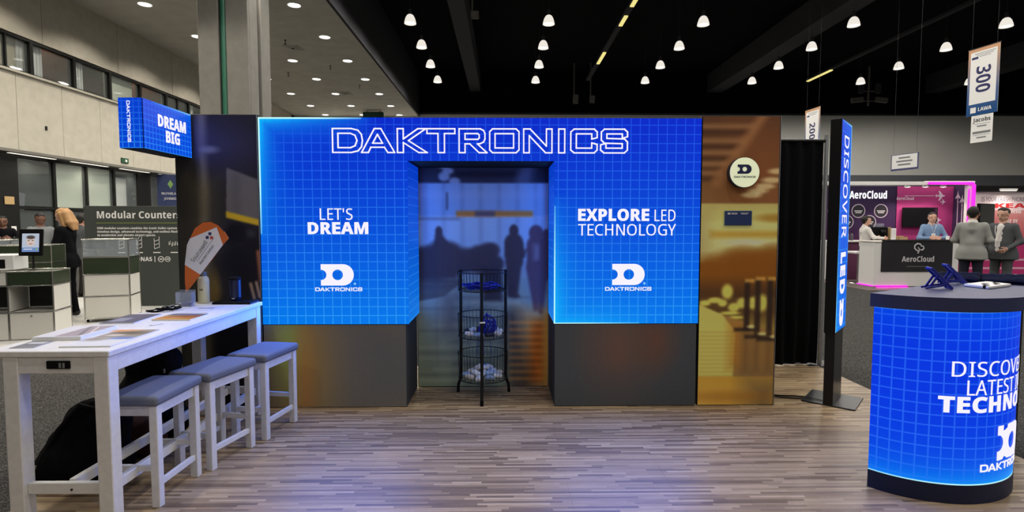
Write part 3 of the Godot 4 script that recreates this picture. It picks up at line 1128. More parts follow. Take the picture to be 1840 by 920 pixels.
# the maker's name in wide square capitals: each glyph an outer contour and, for some, an inner one; y from 0 to 1, x in 140ths
func glyphs() -> Array:
	return [
		[[40, 0, 40, 1, 150, 1, 190, .93, 210, .76, 216, .5, 210, .24, 190, .07, 150, 0], [72, .2, 72, .8, 145, .8, 172, .72, 184, .5, 172, .28, 145, .2]],
		[[210, 0, 287, 1, 325, 1, 405, 0, 365, 0, 345, .22, 265, .22, 250, 0], [276, .39, 334, .39, 305, .76]],
		[[422, 0, 422, 1, 457, 1, 457, .57, 543, 1, 590, 1, 487, .5, 598, 0, 548, 0, 457, .42, 457, 0]],
		[[597, 1, 762, 1, 762, .8, 700, .8, 700, 0, 662, 0, 662, .8, 597, .8]],
		[[787, 0, 787, 1, 912, 1, 932, .93, 940, .8, 940, .58, 932, .45, 912, .38, 895, .37, 952, 0, 905, 0, 850, .37, 822, .37, 822, 0], [822, .8, 898, .8, 906, .74, 906, .62, 898, .56, 822, .56]],
		[[985, 0, 968, .12, 968, .88, 985, 1, 1125, 1, 1142, .88, 1142, .12, 1125, 0], [1000, .2, 1000, .8, 1110, .8, 1110, .2]],
		[[1170, 0, 1170, 1, 1208, 1, 1305, .28, 1305, 1, 1338, 1, 1338, 0, 1300, 0, 1203, .72, 1203, 0]],
		[[1378, 0, 1378, 1, 1414, 1, 1414, 0]],
		[[1470, 0, 1450, .12, 1450, .88, 1470, 1, 1590, 1, 1607, .88, 1607, .64, 1575, .58, 1575, .8, 1483, .8, 1483, .2, 1575, .2, 1575, .42, 1607, .36, 1607, .12, 1590, 0]],
		[[1648, 0, 1628, .12, 1628, .34, 1660, .4, 1660, .2, 1757, .2, 1757, .39, 1650, .41, 1632, .54, 1632, .88, 1650, 1, 1770, 1, 1788, .88, 1788, .68, 1757, .62, 1757, .8, 1665, .8, 1665, .61, 1770, .59, 1788, .46, 1788, .12, 1770, 0]],
	]


func wordmark(wide: float, stroke := 0.0, thick := 0.002) -> MB:
	var b := MB.new()
	var k := wide / 1750.0
	for g in glyphs():
		var loops := []
		for l in g:
			var q := PackedVector2Array()
			for i in range(0, l.size(), 2):
				q.append(Vector2((l[i] - 915.0) * k, (l[i + 1] - 0.5) * 140.0 * k))
			loops.append(q)
		if stroke > 0.0:
			for q in loops:
				for i in q.size():
					var a: Vector2 = q[i]
					var c: Vector2 = q[(i + 1) % q.size()]
					var e := (c - a).normalized() * stroke * 0.45
					b.bar(Vector3(a.x - e.x, a.y - e.y, thick), Vector3(c.x + e.x, c.y + e.y, thick), stroke, thick * 2.0, 0.0, Vector3.BACK)
		elif loops.size() == 1:
			b.prism(loops[0], 0.0, thick)
		else:
			var mid := 0.0
			for q in loops[1]:
				mid += q.x / loops[1].size()
			for cut in [[-9.0, mid], [mid, 9.0]]:
				for q in Geometry2D.intersect_polygons(loops[0], PackedVector2Array([Vector2(cut[0], -1), Vector2(cut[1], -1), Vector2(cut[1], 1), Vector2(cut[0], 1)])):
					for q2 in Geometry2D.clip_polygons(q, loops[1]):
						b.prism(q2, 0.0, thick)
	return b


func stand() -> void:
	# ================= the video wall =================
	var zf := -4.64
	var o := thing("video_wall", "wide blue glowing LED video wall with a doorway, on two grey printed plinths", "video wall", Vector3(0, 0, zf))
	var pic := screen_picture(3.652, 1.71, 380.0, [[1, 0.84, -0.02, 1.2], [0, 0.95, -0.02, 1.2], [4, 0.72, 1.72, 1.05, 2.431], [3, 3.15, 2.42, 0.95]])
	# the running light beside the doorway only shows right of it
	var b := MB.new()
	for r in [[-2.011, 0.71, -0.793, 2.42], [0.421, 0.71, 1.641, 2.42], [-0.793, 2.067, 0.421, 2.42]]:
		b.quad(Vector3(r[0], r[3], 0), Vector3(r[2], r[3], 0), Vector3(r[2], r[1], 0), Vector3(r[0], r[1], 0), Vector3.BACK, Vector2((r[0] + 2.011) / 3.652, (2.42 - r[3]) / 1.71), Vector2((r[2] + 2.011) / 3.652, (2.42 - r[1]) / 1.71))
	part("screen_face", b, shining(pic), o)
	b = MB.new()
	for s in [[-0.793, 0.0, -0.57, 1.0], [0.421, -0.57, 0.0, -1.0]]:
		b = MB.new()
		b.quad(Vector3(s[0], 2.067, s[1]), Vector3(s[0], 2.067, s[2]), Vector3(s[0], 0.715, s[2]), Vector3(s[0], 0.715, s[1]), Vector3(s[3], 0, 0))
		var runs := [] if s[3] > 0 else [[2, 0.4, 1.5, 0.6]]
		part("screen_return", b, shining(screen_picture(0.57, 1.352, 300.0, runs, 0.0752, Vector3(0, 58, 205)), 0.85), o)
	b = MB.new()
	b.span(Vector3(-2.011, 0.71, -0.57), Vector3(-0.795, 2.42, -0.003))
	b.span(Vector3(0.423, 0.71, -0.57), Vector3(1.641, 2.42, -0.003))
	b.span(Vector3(-0.795, 2.067, -0.57), Vector3(0.423, 2.42, -0.003))
	part("cabinet", b, M.black, o)
	# plinths with their own prints
	var c := Canvas.new(220, 128, Vector3(104, 96, 84))
	c.oval(0.26, 0.45, 0.34, 0.6, Vector3(150, 118, 52), 0.9, 0.7)
	c.oval(0.18, 0.3, 0.16, 0.42, Vector3(138, 158, 66), 0.9, 0.75)
	c.oval(0.28, 0.6, 0.1, 0.6, Vector3(164, 104, 52), 0.9, 0.6)
	c.rect(0.6, -0.1, 1.2, 1.1, Vector3(84, 86, 88), 0.35, 0.8)
	plinth(o, -2.011, -0.818, c.texture(1.25))
	c = Canvas.new(220, 128, Vector3(76, 80, 85))
	c.oval(0.45, 0.3, 0.32, 0.6, Vector3(120, 86, 72), 0.9, 0.75)
	c.oval(0.72, 0.2, 0.18, 0.3, Vector3(116, 78, 60), 0.9, 0.7)
	c.rect(-0.2, 0.75, 1.2, 1.3, Vector3(74, 78, 82), 0.3, 0.9)
	plinth(o, 0.428, 1.632, c.texture(1.15))
	var wm := part("wordmark_sign", wordmark(2.43, 0.0105, 0.004), M.letter_white, o, Vector3(-0.188, 2.232, 0.002))
	wm.set_meta("label", "white outlined block lettering")
	for e in [-1.375, 1.047]:
		part("emblem_sign", emblem(0.178), M.letter_white, o, Vector3(e + (-0.01 if e < 0 else 0.0), 1.125, 0.001))
		part("wordmark_sign", wordmark(0.39), M.letter_white, o, Vector3(e, 1.004, 0.001))
		b = MB.new()
		b.lathe([Vector2(0.011, 0), Vector2(0.011, 0.003), Vector2(0.0, 0.003)], 10, Transform3D(Basis(Vector3.RIGHT, PI / 2), Vector3.ZERO))
		part("registered_dot_sign", b, glow(c8(120, 190, 250), 1.0), o, Vector3(e + 0.135, 1.05, 0.001))
	text("LET'S", 0.096, M.letter_white, o, Vector3(-1.39, 1.628, 0.001), Basis.IDENTITY, 0.0, 0.27, "headline_sign")
	text("DREAM", 0.092, M.letter_white, o, Vector3(-1.374, 1.508, 0.001), Basis.IDENTITY, 1.7, 0.5, "headline_sign")
	text("EXPLORE", 0.094, M.letter_white, o, Vector3(0.914, 1.618, 0.001), Basis.IDENTITY, 1.7, 0.595, "headline_sign")
	text("LED", 0.096, M.letter_white, o, Vector3(1.345, 1.618, 0.001), Basis.IDENTITY, 0.0, 0.175, "headline_sign")
	text("TECHNOLOGY", 0.096, M.letter_white, o, Vector3(1.03, 1.498, 0.001), Basis.IDENTITY, 0.0, 0.82, "headline_sign")

	# ================= printed fabric walls =================
	mural_wall("fabric_mural", "blue dusky airport crowd printed on fabric at the back of the doorway", -0.815, 0.43, 0.0, 2.41, -5.225, doorway_print())
	mural_wall("fabric_mural", "golden airport picture printed on the fabric panel right of the video wall", 1.648, 2.312, 0.0, 2.445, -4.648, gold_print())
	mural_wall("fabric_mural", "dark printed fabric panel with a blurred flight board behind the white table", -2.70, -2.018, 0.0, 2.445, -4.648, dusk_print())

	# ================= lit cube sign with two faces =================
	o = thing("cube_sign", "blue glowing box sign reading dream big on the upper left of the stand", "sign", Vector3(-2.64, 2.263, -4.335))
	part("cabinet", box_mesh(Vector3(0.17, 0.356, 0.61), 0.004), M.black, o)
	b = MB.new()
	b.quad(Vector3(0.087, 0.176, 0.303), Vector3(0.087, 0.176, -0.303), Vector3(0.087, -0.176, -0.303), Vector3(0.087, -0.176, 0.303), Vector3.RIGHT)
	part("screen_face", b, shining(screen_picture(0.606, 0.352, 500.0, [[1, 0.1, 0.6, 0.35]], 0.041, Vector3(0, 60, 215), Vector3(0, 74, 222)), 1.0), o)
	b = MB.new()
	b.quad(Vector3(-0.083, 0.176, 0.307), Vector3(0.083, 0.176, 0.307), Vector3(0.083, -0.176, 0.307), Vector3(-0.083, -0.176, 0.307), Vector3.BACK)
	part("screen_face", b, shining(screen_picture(0.166, 0.352, 500.0, [], 0.041, Vector3(0, 66, 216), Vector3(0, 72, 220)), 0.9), o)
	text("DREAM", 0.082, M.letter_white, o, Vector3(0.088, 0.048, -0.045), face(PI / 2), 1.7, 0.36, "headline_sign")
	text("BIG", 0.082, M.letter_white, o, Vector3(0.088, -0.058, -0.045), face(PI / 2), 1.7, 0.18, "headline_sign")
	part("wordmark_sign", wordmark(0.29, 0.0, 0.001), M.letter_white, o, Vector3(-0.012, 0.01, 0.308), Basis(Vector3.BACK, -PI / 2))
	screen_light(Vector3(-2.545, 2.263, -4.335), Vector2(0.6, 0.34), PI / 2, Color(0.1, 0.36, 1.0), 0.12)

	# ================= round sign and plaque on the golden panel =================
	o = thing("round_sign", "round cream edge-lit sign with a navy emblem on the golden panel", "sign", Vector3(1.985, 1.972, -4.645))
	var D := Basis(Vector3.RIGHT, PI / 2)
	b = MB.new()
	b.lathe([Vector2(0.0, 0.0), Vector2(0.125, 0.0), Vector2(0.125, 0.055), Vector2(0.118, 0.06), Vector2(0.0, 0.06)], 40, Transform3D(D, Vector3.ZERO))
	part("drum", b, mat(c8(40, 52, 62), 0.4), o)
	b = MB.new()
	b.lathe([Vector2(0.122, 0.058), Vector2(0.12, 0.064), Vector2(0.0, 0.064)], 40, Transform3D(D, Vector3.ZERO))
	var cream := glow(c8(222, 230, 186), 0.55)
	cream.albedo_color = c8(226, 230, 200)
	part("lit_sign_face", b, cream, o)
	part("emblem", emblem(0.076, 0.002), M.print_navy, o, Vector3(-0.004, 0.026, 0.065))
	part("wordmark", wordmark(0.178, 0.0, 0.002), M.print_navy, o, Vector3(0.0, -0.037, 0.065))
	o = thing("wall_plaque", "small navy blue plaque on the golden panel below the round sign", "plaque", Vector3(1.963, 1.597, -4.645))
	b = MB.new()
	b.box(Vector3(0, 0, 0.004), Vector3(0.232, 0.124, 0.008), 0.003)
	part("border", b, mat(c8(96, 120, 150), 0.4), o)
	part("plate", box_mesh(Vector3(0.222, 0.114, 0.004), 0.001), mat(c8(26, 52, 106), 0.35), o, Vector3(0, 0, 0.0085))
	part("emblem", emblem(0.016, 0.001), M.print_white, o, Vector3(-0.08, 0.038, 0.0105))
	for k in 4:
		part("print_line", box_mesh(Vector3([0.05, 0.05, 0.07, 0.05][k], 0.004, 0.001)), M.print_white, o, Vector3([-0.035, -0.035, 0.05, 0.05][k], [0.042, 0.034, 0.042, 0.034][k], 0.011))

	# ================= black drape behind the stand on its pole =================
	o = thing("drape", "tall black pleated drape closing the stand behind the golden panel", "drape", Vector3(0, 0, -6.0))
	b = MB.new()
	var n := 60
	for i in n:
		var x0 := lerpf(2.0, 3.44, float(i) / n)
		var x1 := lerpf(2.0, 3.44, float(i + 1) / n)
		for j in 8:
			var y0 := lerpf(0.012, 2.43, j / 8.0)
			var y1 := lerpf(0.012, 2.43, (j + 1) / 8.0)
			var q := []
			for e in [[x0, y1], [x1, y1], [x1, y0], [x0, y0]]:
				var depth: float = 0.028 * sin(e[0] * 46.0 + 0.5 * sin(e[0] * 7.0)) * (1.0 - 0.5 * e[1] / 2.43) + 0.06 * clampf((0.4 - e[1]) * 1.2, 0, 1) * sin(e[0] * 9.0)
				q.append(Vector3(e[0], e[1], depth))
			b.quad(q[0], q[1], q[2], q[3], Vector3.BACK)
	part("cloth", b, M.drape, o)
	b = MB.new()
	b.tube([Vector3(1.9, 2.44, 0), Vector3(3.47, 2.44, 0)], 0.018, 10)
	part("rail", b, M.black_metal, o)
	b = MB.new()
	b.tube([Vector3(3.475, 0, 0), Vector3(3.475, 2.5, 0)], 0.022, 12)
	part("upright", b, M.aluminium, o)
	part("foot_plate", box_mesh(Vector3(0.3, 0.008, 0.3), 0.002), M.black_metal, o, Vector3(3.475, -0.002, -0.08))
	wire_rack()


func plinth(o: Node3D, x0: float, x1: float, t: Texture2D) -> void:
	var p := part("plinth", box_mesh(Vector3(x1 - x0, 0.705, 0.57), 0.003), mat(c8(62, 65, 70), 0.8, 0, 0.3), o, Vector3((x0 + x1) / 2, 0.3545, -0.289))
	var b := MB.new()
	var w := (x1 - x0) / 2 - 0.004
	b.quad(Vector3(-w, 0.349, 0.286), Vector3(w, 0.349, 0.286), Vector3(w, -0.349, 0.286), Vector3(-w, -0.349, 0.286), Vector3.BACK)
	part("printed_front", b, printed(t), p)


func mural_wall(called: String, label: String, x0: float, x1: float, y0: float, y1: float, z: float, t: Texture2D) -> void:
	var o := thing(called, label, "mural", Vector3((x0 + x1) / 2, y0, z), 0, "printed fabric walls")
	var w := (x1 - x0) / 2
	var h := y1 - y0
	part("frame", box_mesh(Vector3(2 * w, h, 0.045), 0.004), M.black_metal, o, Vector3(0, h / 2, -0.025))
	var b := MB.new()
	b.quad(Vector3(-w + 0.006, h - 0.006, 0), Vector3(w - 0.012, h - 0.006, 0), Vector3(w - 0.012, 0.006, 0), Vector3(-w + 0.006, 0.006, 0), Vector3.BACK)
	part("printed_fabric", b, printed(t), o)
	b = MB.new()
	b.bar(Vector3(w - 0.006, 0.0, 0.001), Vector3(w - 0.006, h, 0.001), 0.006, 0.006, 0.001, Vector3.BACK)
	part("frame_edge", b, M.aluminium, o)


func doorway_print() -> ImageTexture:
	# px 752-987 across, 290-695 down
	var c := Canvas.new(250, 484, Vector3(86, 104, 138))
	c.fall(0.0, 0.2, Vector3(30, 30, 44), Vector3(40, 42, 60))
	c.rect(0.25, 0.10, 0.8, 0.12, Vector3(22, 22, 34), 0.012, 0.8)
	c.rect(0.3, 0.155, 0.78, 0.172, Vector3(20, 20, 32), 0.012, 0.8)
	c.limb(0.93, 0.04, 0.81, 0.18, 0.02, 0.03, Vector3(66, 72, 100), 0.015, 0.8)
	c.rect(0.9, 0.0, 1.05, 0.2, Vector3(22, 22, 36), 0.03, 0.6)
	for e in [[0.08, 0.04, 0.026, 0.014], [0.13, 0.075, 0.026, 0.014], [0.165, 0.102, 0.025, 0.014], [0.2, 0.128, 0.024, 0.014], [0.235, 0.15, 0.022, 0.013], [0.205, 0.172, 0.022, 0.018], [0.285, 0.19, 0.022, 0.014]]:
		c.oval(e[0], e[1], e[2], e[3], Vector3(112, 126, 160), 0.25, 0.85)
	c.fall(0.2, 0.5, Vector3(98, 120, 160), Vector3(92, 118, 156))
	for k in 7:
		c.rect(0.05 + 0.14 * k, 0.2, 0.075 + 0.14 * k, 0.5, Vector3(70, 84, 120), 0.01, 0.45)
	c.rect(0, 0.235, 1, 0.25, Vector3(116, 132, 168), 0.02, 0.5)
	c.rect(0.0, 0.332, 0.32, 0.34, Vector3(60, 68, 92), 0.006, 0.8)
	c.rect(0.222, 0.235, 0.232, 0.3, Vector3(48, 44, 52), 0.004)
	c.rect(0.295, 0.305, 0.88, 0.328, Vector3(132, 92, 52), 0.004)
	c.rect(0.44, 0.306, 0.59, 0.327, Vector3(70, 66, 80), 0.006)
	c.fall(0.5, 0.57, Vector3(84, 100, 132), Vector3(90, 104, 124))
	c.fall(0.57, 1.0, Vector3(84, 100, 118), Vector3(84, 98, 98))
	for k in 19:
		var v := 0.575 + 0.022 * k
		c.rect(rng.randf_range(-0.2, 0.4), v, rng.randf_range(0.4, 1.1), v + 0.008, [Vector3(112, 124, 130), Vector3(58, 66, 80)][k % 2], 0.006, 0.5)
	# far crowd, the raised figure among it, a dark case, then the two walkers
	var dark := Vector3(44, 42, 56)
	for e in [[0.0, 0.49, 0.045], [0.08, 0.48, 0.04], [0.17, 0.47, 0.05], [0.24, 0.47, 0.045], [0.27, 0.5, 0.06], [0.14, 0.52, 0.06], [0.38, 0.49, 0.04], [0.46, 0.475, 0.035], [0.53, 0.465, 0.035], [0.57, 0.46, 0.03], [0.5, 0.5, 0.05], [0.03, 0.53, 0.05], [0.6, 0.51, 0.03]]:
		c.oval(e[0], e[1], e[2], e[2], dark, 0.25, 0.95)
	c.rect(-0.05, 0.5, 0.3, 0.575, dark, 0.015, 0.95)
	c.rect(0.28, 0.505, 0.62, 0.545, dark, 0.012, 0.9)
	c.oval(0.163, 0.385, 0.014, 0.02, dark, 0.2)
	c.limb(0.163, 0.405, 0.19, 0.46, 0.016, 0.04, dark)
	c.limb(0.16, 0.43, 0.125, 0.46, 0.01, 0.01, dark)
	c.poly([[0.0, 0.575], [0.36, 0.575], [0.2, 0.64], [0.0, 0.66]], Vector3(46, 46, 58), 0.75)
	c.rect(0.17, 0.62, 0.31, 0.8, Vector3(58, 62, 76), 0.03, 0.6)
	c.rect(0.50, 0.53, 0.645, 0.66, Vector3(38, 38, 52), 0.01, 0.95)
	var coat := Vector3(46, 42, 54)
	c.oval(0.735, 0.382, 0.018, 0.024, coat, 0.15)
	c.limb(0.735, 0.428, 0.74, 0.5, 0.036, 0.034, coat)
	c.limb(0.695, 0.43, 0.69, 0.48, 0.014, 0.014, coat)
	c.limb(0.78, 0.435, 0.80, 0.48, 0.014, 0.012, coat)
	c.limb(0.80, 0.475, 0.85, 0.45, 0.005, 0.004, coat)
	c.limb(0.722, 0.5, 0.705, 0.63, 0.024, 0.012, coat)
	c.limb(0.752, 0.5, 0.742, 0.635, 0.024, 0.012, coat)
	c.limb(0.71, 0.635, 0.77, 0.64, 0.008, 0.006, coat)
	var coat2 := Vector3(58, 48, 66)
	c.oval(0.905, 0.392, 0.028, 0.032, coat2, 0.15)
	c.limb(0.91, 0.44, 0.915, 0.52, 0.04, 0.042, coat2)
	c.rect(0.885, 0.435, 0.97, 0.5, Vector3(84, 82, 104), 0.01, 0.7)
	c.oval(0.985, 0.4, 0.016, 0.024, coat2, 0.2)
	c.limb(0.99, 0.44, 1.0, 0.54, 0.03, 0.036, coat2)
	c.limb(0.885, 0.53, 0.905, 0.69, 0.028, 0.01, coat2)
	c.limb(0.945, 0.53, 0.945, 0.7, 0.028, 0.01, coat2)
	# warm reflections on the printed floor
	c.rect(0.82, 0.72, 1.05, 1.0, Vector3(156, 100, 40), 0.06, 0.75)
	c.limb(0.92, 0.76, 0.9, 0.96, 0.022, 0.03, Vector3(110, 58, 24), 0.02, 0.8)
	c.limb(0.72, 0.72, 0.78, 0.98, 0.03, 0.05, Vector3(44, 42, 50), 0.03, 0.8)
	c.rect(0.98, 0.7, 1.05, 1.0, Vector3(176, 130, 60), 0.02, 0.6)
	for k in 9:
		c.rect(0.7, 0.74 + 0.028 * k, 1.02, 0.75 + 0.028 * k, Vector3(190, 132, 66), 0.005, 0.35)
	c.blur(2)
	return c.texture(1.75, Vector3(1.06, 1.0, 0.86))


func gold_print() -> ImageTexture:
	# px 1263-1406 across, 208-729 down
	var c := Canvas.new(160, 588, Vector3(150, 120, 60))
	c.fall(0.0, 0.3, Vector3(84, 52, 36), Vector3(124, 82, 50))
	c.rect(0.45, 0.05, 1.1, 0.3, Vector3(122, 66, 40), 0.08, 0.6)
	for e in [[0.033, 0.66], [0.082, 0.56], [0.122, 0.46], [0.16, 0.36], [0.19, 0.26]]:
		c.rect(-0.1, e[0] - 0.008, e[1], e[0] + 0.008, Vector3(140, 96, 66), 0.008, 0.75)
		c.rect(-0.1, e[0] + 0.012, e[1] - 0.05, e[0] + 0.028, Vector3(62, 38, 28), 0.008, 0.7)
	c.limb(0.82, -0.02, 0.2, 0.22, 0.014, 0.02, Vector3(142, 92, 60), 0.012, 0.8)
	for e in [[0.99, 0.185], [0.91, 0.215], [0.82, 0.236], [0.73, 0.252], [0.65, 0.266]]:
		c.oval(e[0], e[1], 0.035, 0.010, Vector3(206, 176, 132), 0.35, 0.75)
	c.fall(0.297, 0.36, Vector3(172, 150, 92), Vector3(186, 172, 106))
	c.fall(0.36, 0.5, Vector3(188, 176, 112), Vector3(184, 168, 118))
	c.rect(0.12, 0.392, 1.1, 0.41, Vector3(172, 122, 40), 0.012, 0.9)
	c.rect(-0.1, 0.32, 0.12, 0.5, Vector3(156, 128, 84), 0.03, 0.5)
	c.oval(0.95, 0.345, 0.06, 0.014, Vector3(150, 104, 40), 0.5, 0.8)
	c.oval(0.6, 0.43, 0.08, 0.012, Vector3(206, 190, 170), 0.6, 0.6)
	# crowd
	c.fall(0.5, 0.62, Vector3(140, 86, 30), Vector3(96, 58, 30), 0.9)
	for e in [[0.1, 0.52, 0.06], [0.35, 0.505, 0.06], [0.55, 0.49, 0.06], [0.75, 0.5, 0.05], [0.95, 0.475, 0.05], [0.92, 0.52, 0.09], [0.6, 0.53, 0.09], [0.2, 0.56, 0.08]]:
		c.oval(e[0], e[1], e[2], e[2] * 0.7, Vector3(126, 72, 26), 0.5, 0.85)
	c.rect(-0.1, 0.57, 1.1, 0.7, Vector3(76, 50, 34), 0.03, 0.8)
	for e in [[0.36, 0.6, 0.02, 0.025], [0.30, 0.64, 0.016, 0.012], [0.45, 0.655, 0.02, 0.015], [0.56, 0.64, 0.02, 0.018], [0.68, 0.64, 0.02, 0.02], [0.8, 0.64, 0.03, 0.03], [0.4, 0.675, 0.035, 0.006], [0.48, 0.69, 0.03, 0.005], [0.2, 0.63, 0.025, 0.01], [0.07, 0.64, 0.02, 0.01]]:
		c.oval(e[0], e[1], e[2], e[3], Vector3(218, 196, 92), 0.3, 0.85)
	# shining floor
	c.fall(0.655, 0.9, Vector3(190, 140, 50), Vector3(206, 180, 90), 0.0)
	c.poly([[0.0, 0.645], [0.3, 0.68], [0.48, 0.74], [0.46, 0.9], [0.0, 0.9]], Vector3(192, 172, 92), 0.95)
	c.poly([[0.3, 0.68], [1.0, 0.74], [1.0, 0.9], [0.46, 0.9], [0.48, 0.74]], Vector3(150, 108, 62), 0.95)
	c.rect(0.42, 0.72, 0.52, 0.86, Vector3(164, 98, 34), 0.03, 0.8)
	for e in [[0.62, 0.56, 0.735], [0.76, 0.553, 0.76], [0.92, 0.553, 0.77]]:
		c.rect(e[0] - 0.035, e[1], e[0] + 0.04, e[2], Vector3(54, 38, 32), 0.004, 0.95)
		c.rect(e[0] - 0.03, e[2], e[0] + 0.03, 0.88, Vector3(92, 62, 42), 0.02, 0.75)
		c.rect(e[0] - 0.03, e[1] - 0.004, e[0] + 0.1, e[1] + 0.008, Vector3(206, 148, 72), 0.004, 0.8)
		c.rect(e[0] - 0.16, e[2] - 0.008, e[0] + 0.12, e[2] + 0.004, Vector3(40, 30, 30), 0.005, 0.9)
		c.oval(e[0] + 0.08, e[2] - 0.012, 0.018, 0.006, Vector3(220, 200, 130), 0.3, 0.8)
	for k in 12:
		c.rect(0.0, 0.74 + 0.014 * k, 1.0, 0.744 + 0.014 * k, Vector3(120, 88, 50), 0.004, 0.3)
	c.fall(0.9, 1.0, Vector3(186, 134, 54), Vector3(196, 146, 70))
	c.rect(0.62, 0.9, 1.1, 1.1, Vector3(104, 82, 62), 0.06, 0.8)
	c.oval(0.4, 0.97, 0.14, 0.02, Vector3(150, 96, 40), 0.6, 0.6)
	c.blur(2)
	return c.texture(1.45, Vector3(0.95, 1.02, 1.0))


func dusk_print() -> ImageTexture:
	# px 318-463 across, 208-733 down
	var c := Canvas.new(165, 588, Vector3(40, 38, 42))
	c.rect(-0.1, -0.1, 0.27, 1.1, Vector3(46, 44, 42), 0.02)
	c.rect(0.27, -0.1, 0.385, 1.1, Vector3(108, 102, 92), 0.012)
	c.rect(0.27, 0.25, 0.385, 1.1, Vector3(116, 106, 70), 0.08, 0.7)  # lamplit fade down the pale strip, painted into the print
	c.oval(0.65, 0.1, 0.12, 0.07, Vector3(58, 56, 82), 0.9, 0.7)
	c.oval(0.42, 0.115, 0.03, 0.012, Vector3(116, 116, 124), 0.5, 0.8)
	c.poly([[0.62, 0.175], [1.0, 0.215], [1.0, 0.352], [0.6, 0.322]], Vector3(112, 108, 104), 0.9)
	c.rect(0.7, 0.2, 0.76, 0.32, Vector3(84, 82, 82), 0.02, 0.7)
	c.poly([[0.6, 0.322], [1.0, 0.35], [1.0, 0.372], [0.6, 0.344]], Vector3(214, 176, 44), 0.95)
	c.oval(0.8, 0.40, 0.035, 0.014, Vector3(120, 122, 126), 0.5, 0.8)
	c.limb(0.75, 0.43, 0.98, 0.52, 0.004, 0.005, Vector3(190, 110, 70), 0.004, 0.8)
	c.oval(0.72, 0.4, 0.04, 0.035, Vector3(22, 20, 22), 0.3)
	c.oval(0.85, 0.5, 0.09, 0.1, Vector3(26, 24, 28), 0.4)
	c.limb(0.98, 0.46, 1.0, 0.56, 0.006, 0.004, Vector3(206, 120, 76), 0.004, 0.7)
	c.limb(0.88, 0.57, 0.92, 0.62, 0.005, 0.005, Vector3(188, 156, 124), 0.003, 0.9)
	c.limb(0.95, 0.565, 0.99, 0.615, 0.005, 0.005, Vector3(188, 156, 124), 0.003, 0.9)
	c.oval(0.43, 0.6, 0.02, 0.07, Vector3(150, 122, 60), 0.5, 0.7)
	c.rect(0.4, 0.66, 1.1, 1.1, Vector3(26, 25, 27), 0.03, 0.9)
	c.blur(2)
	return c.texture(1.1)


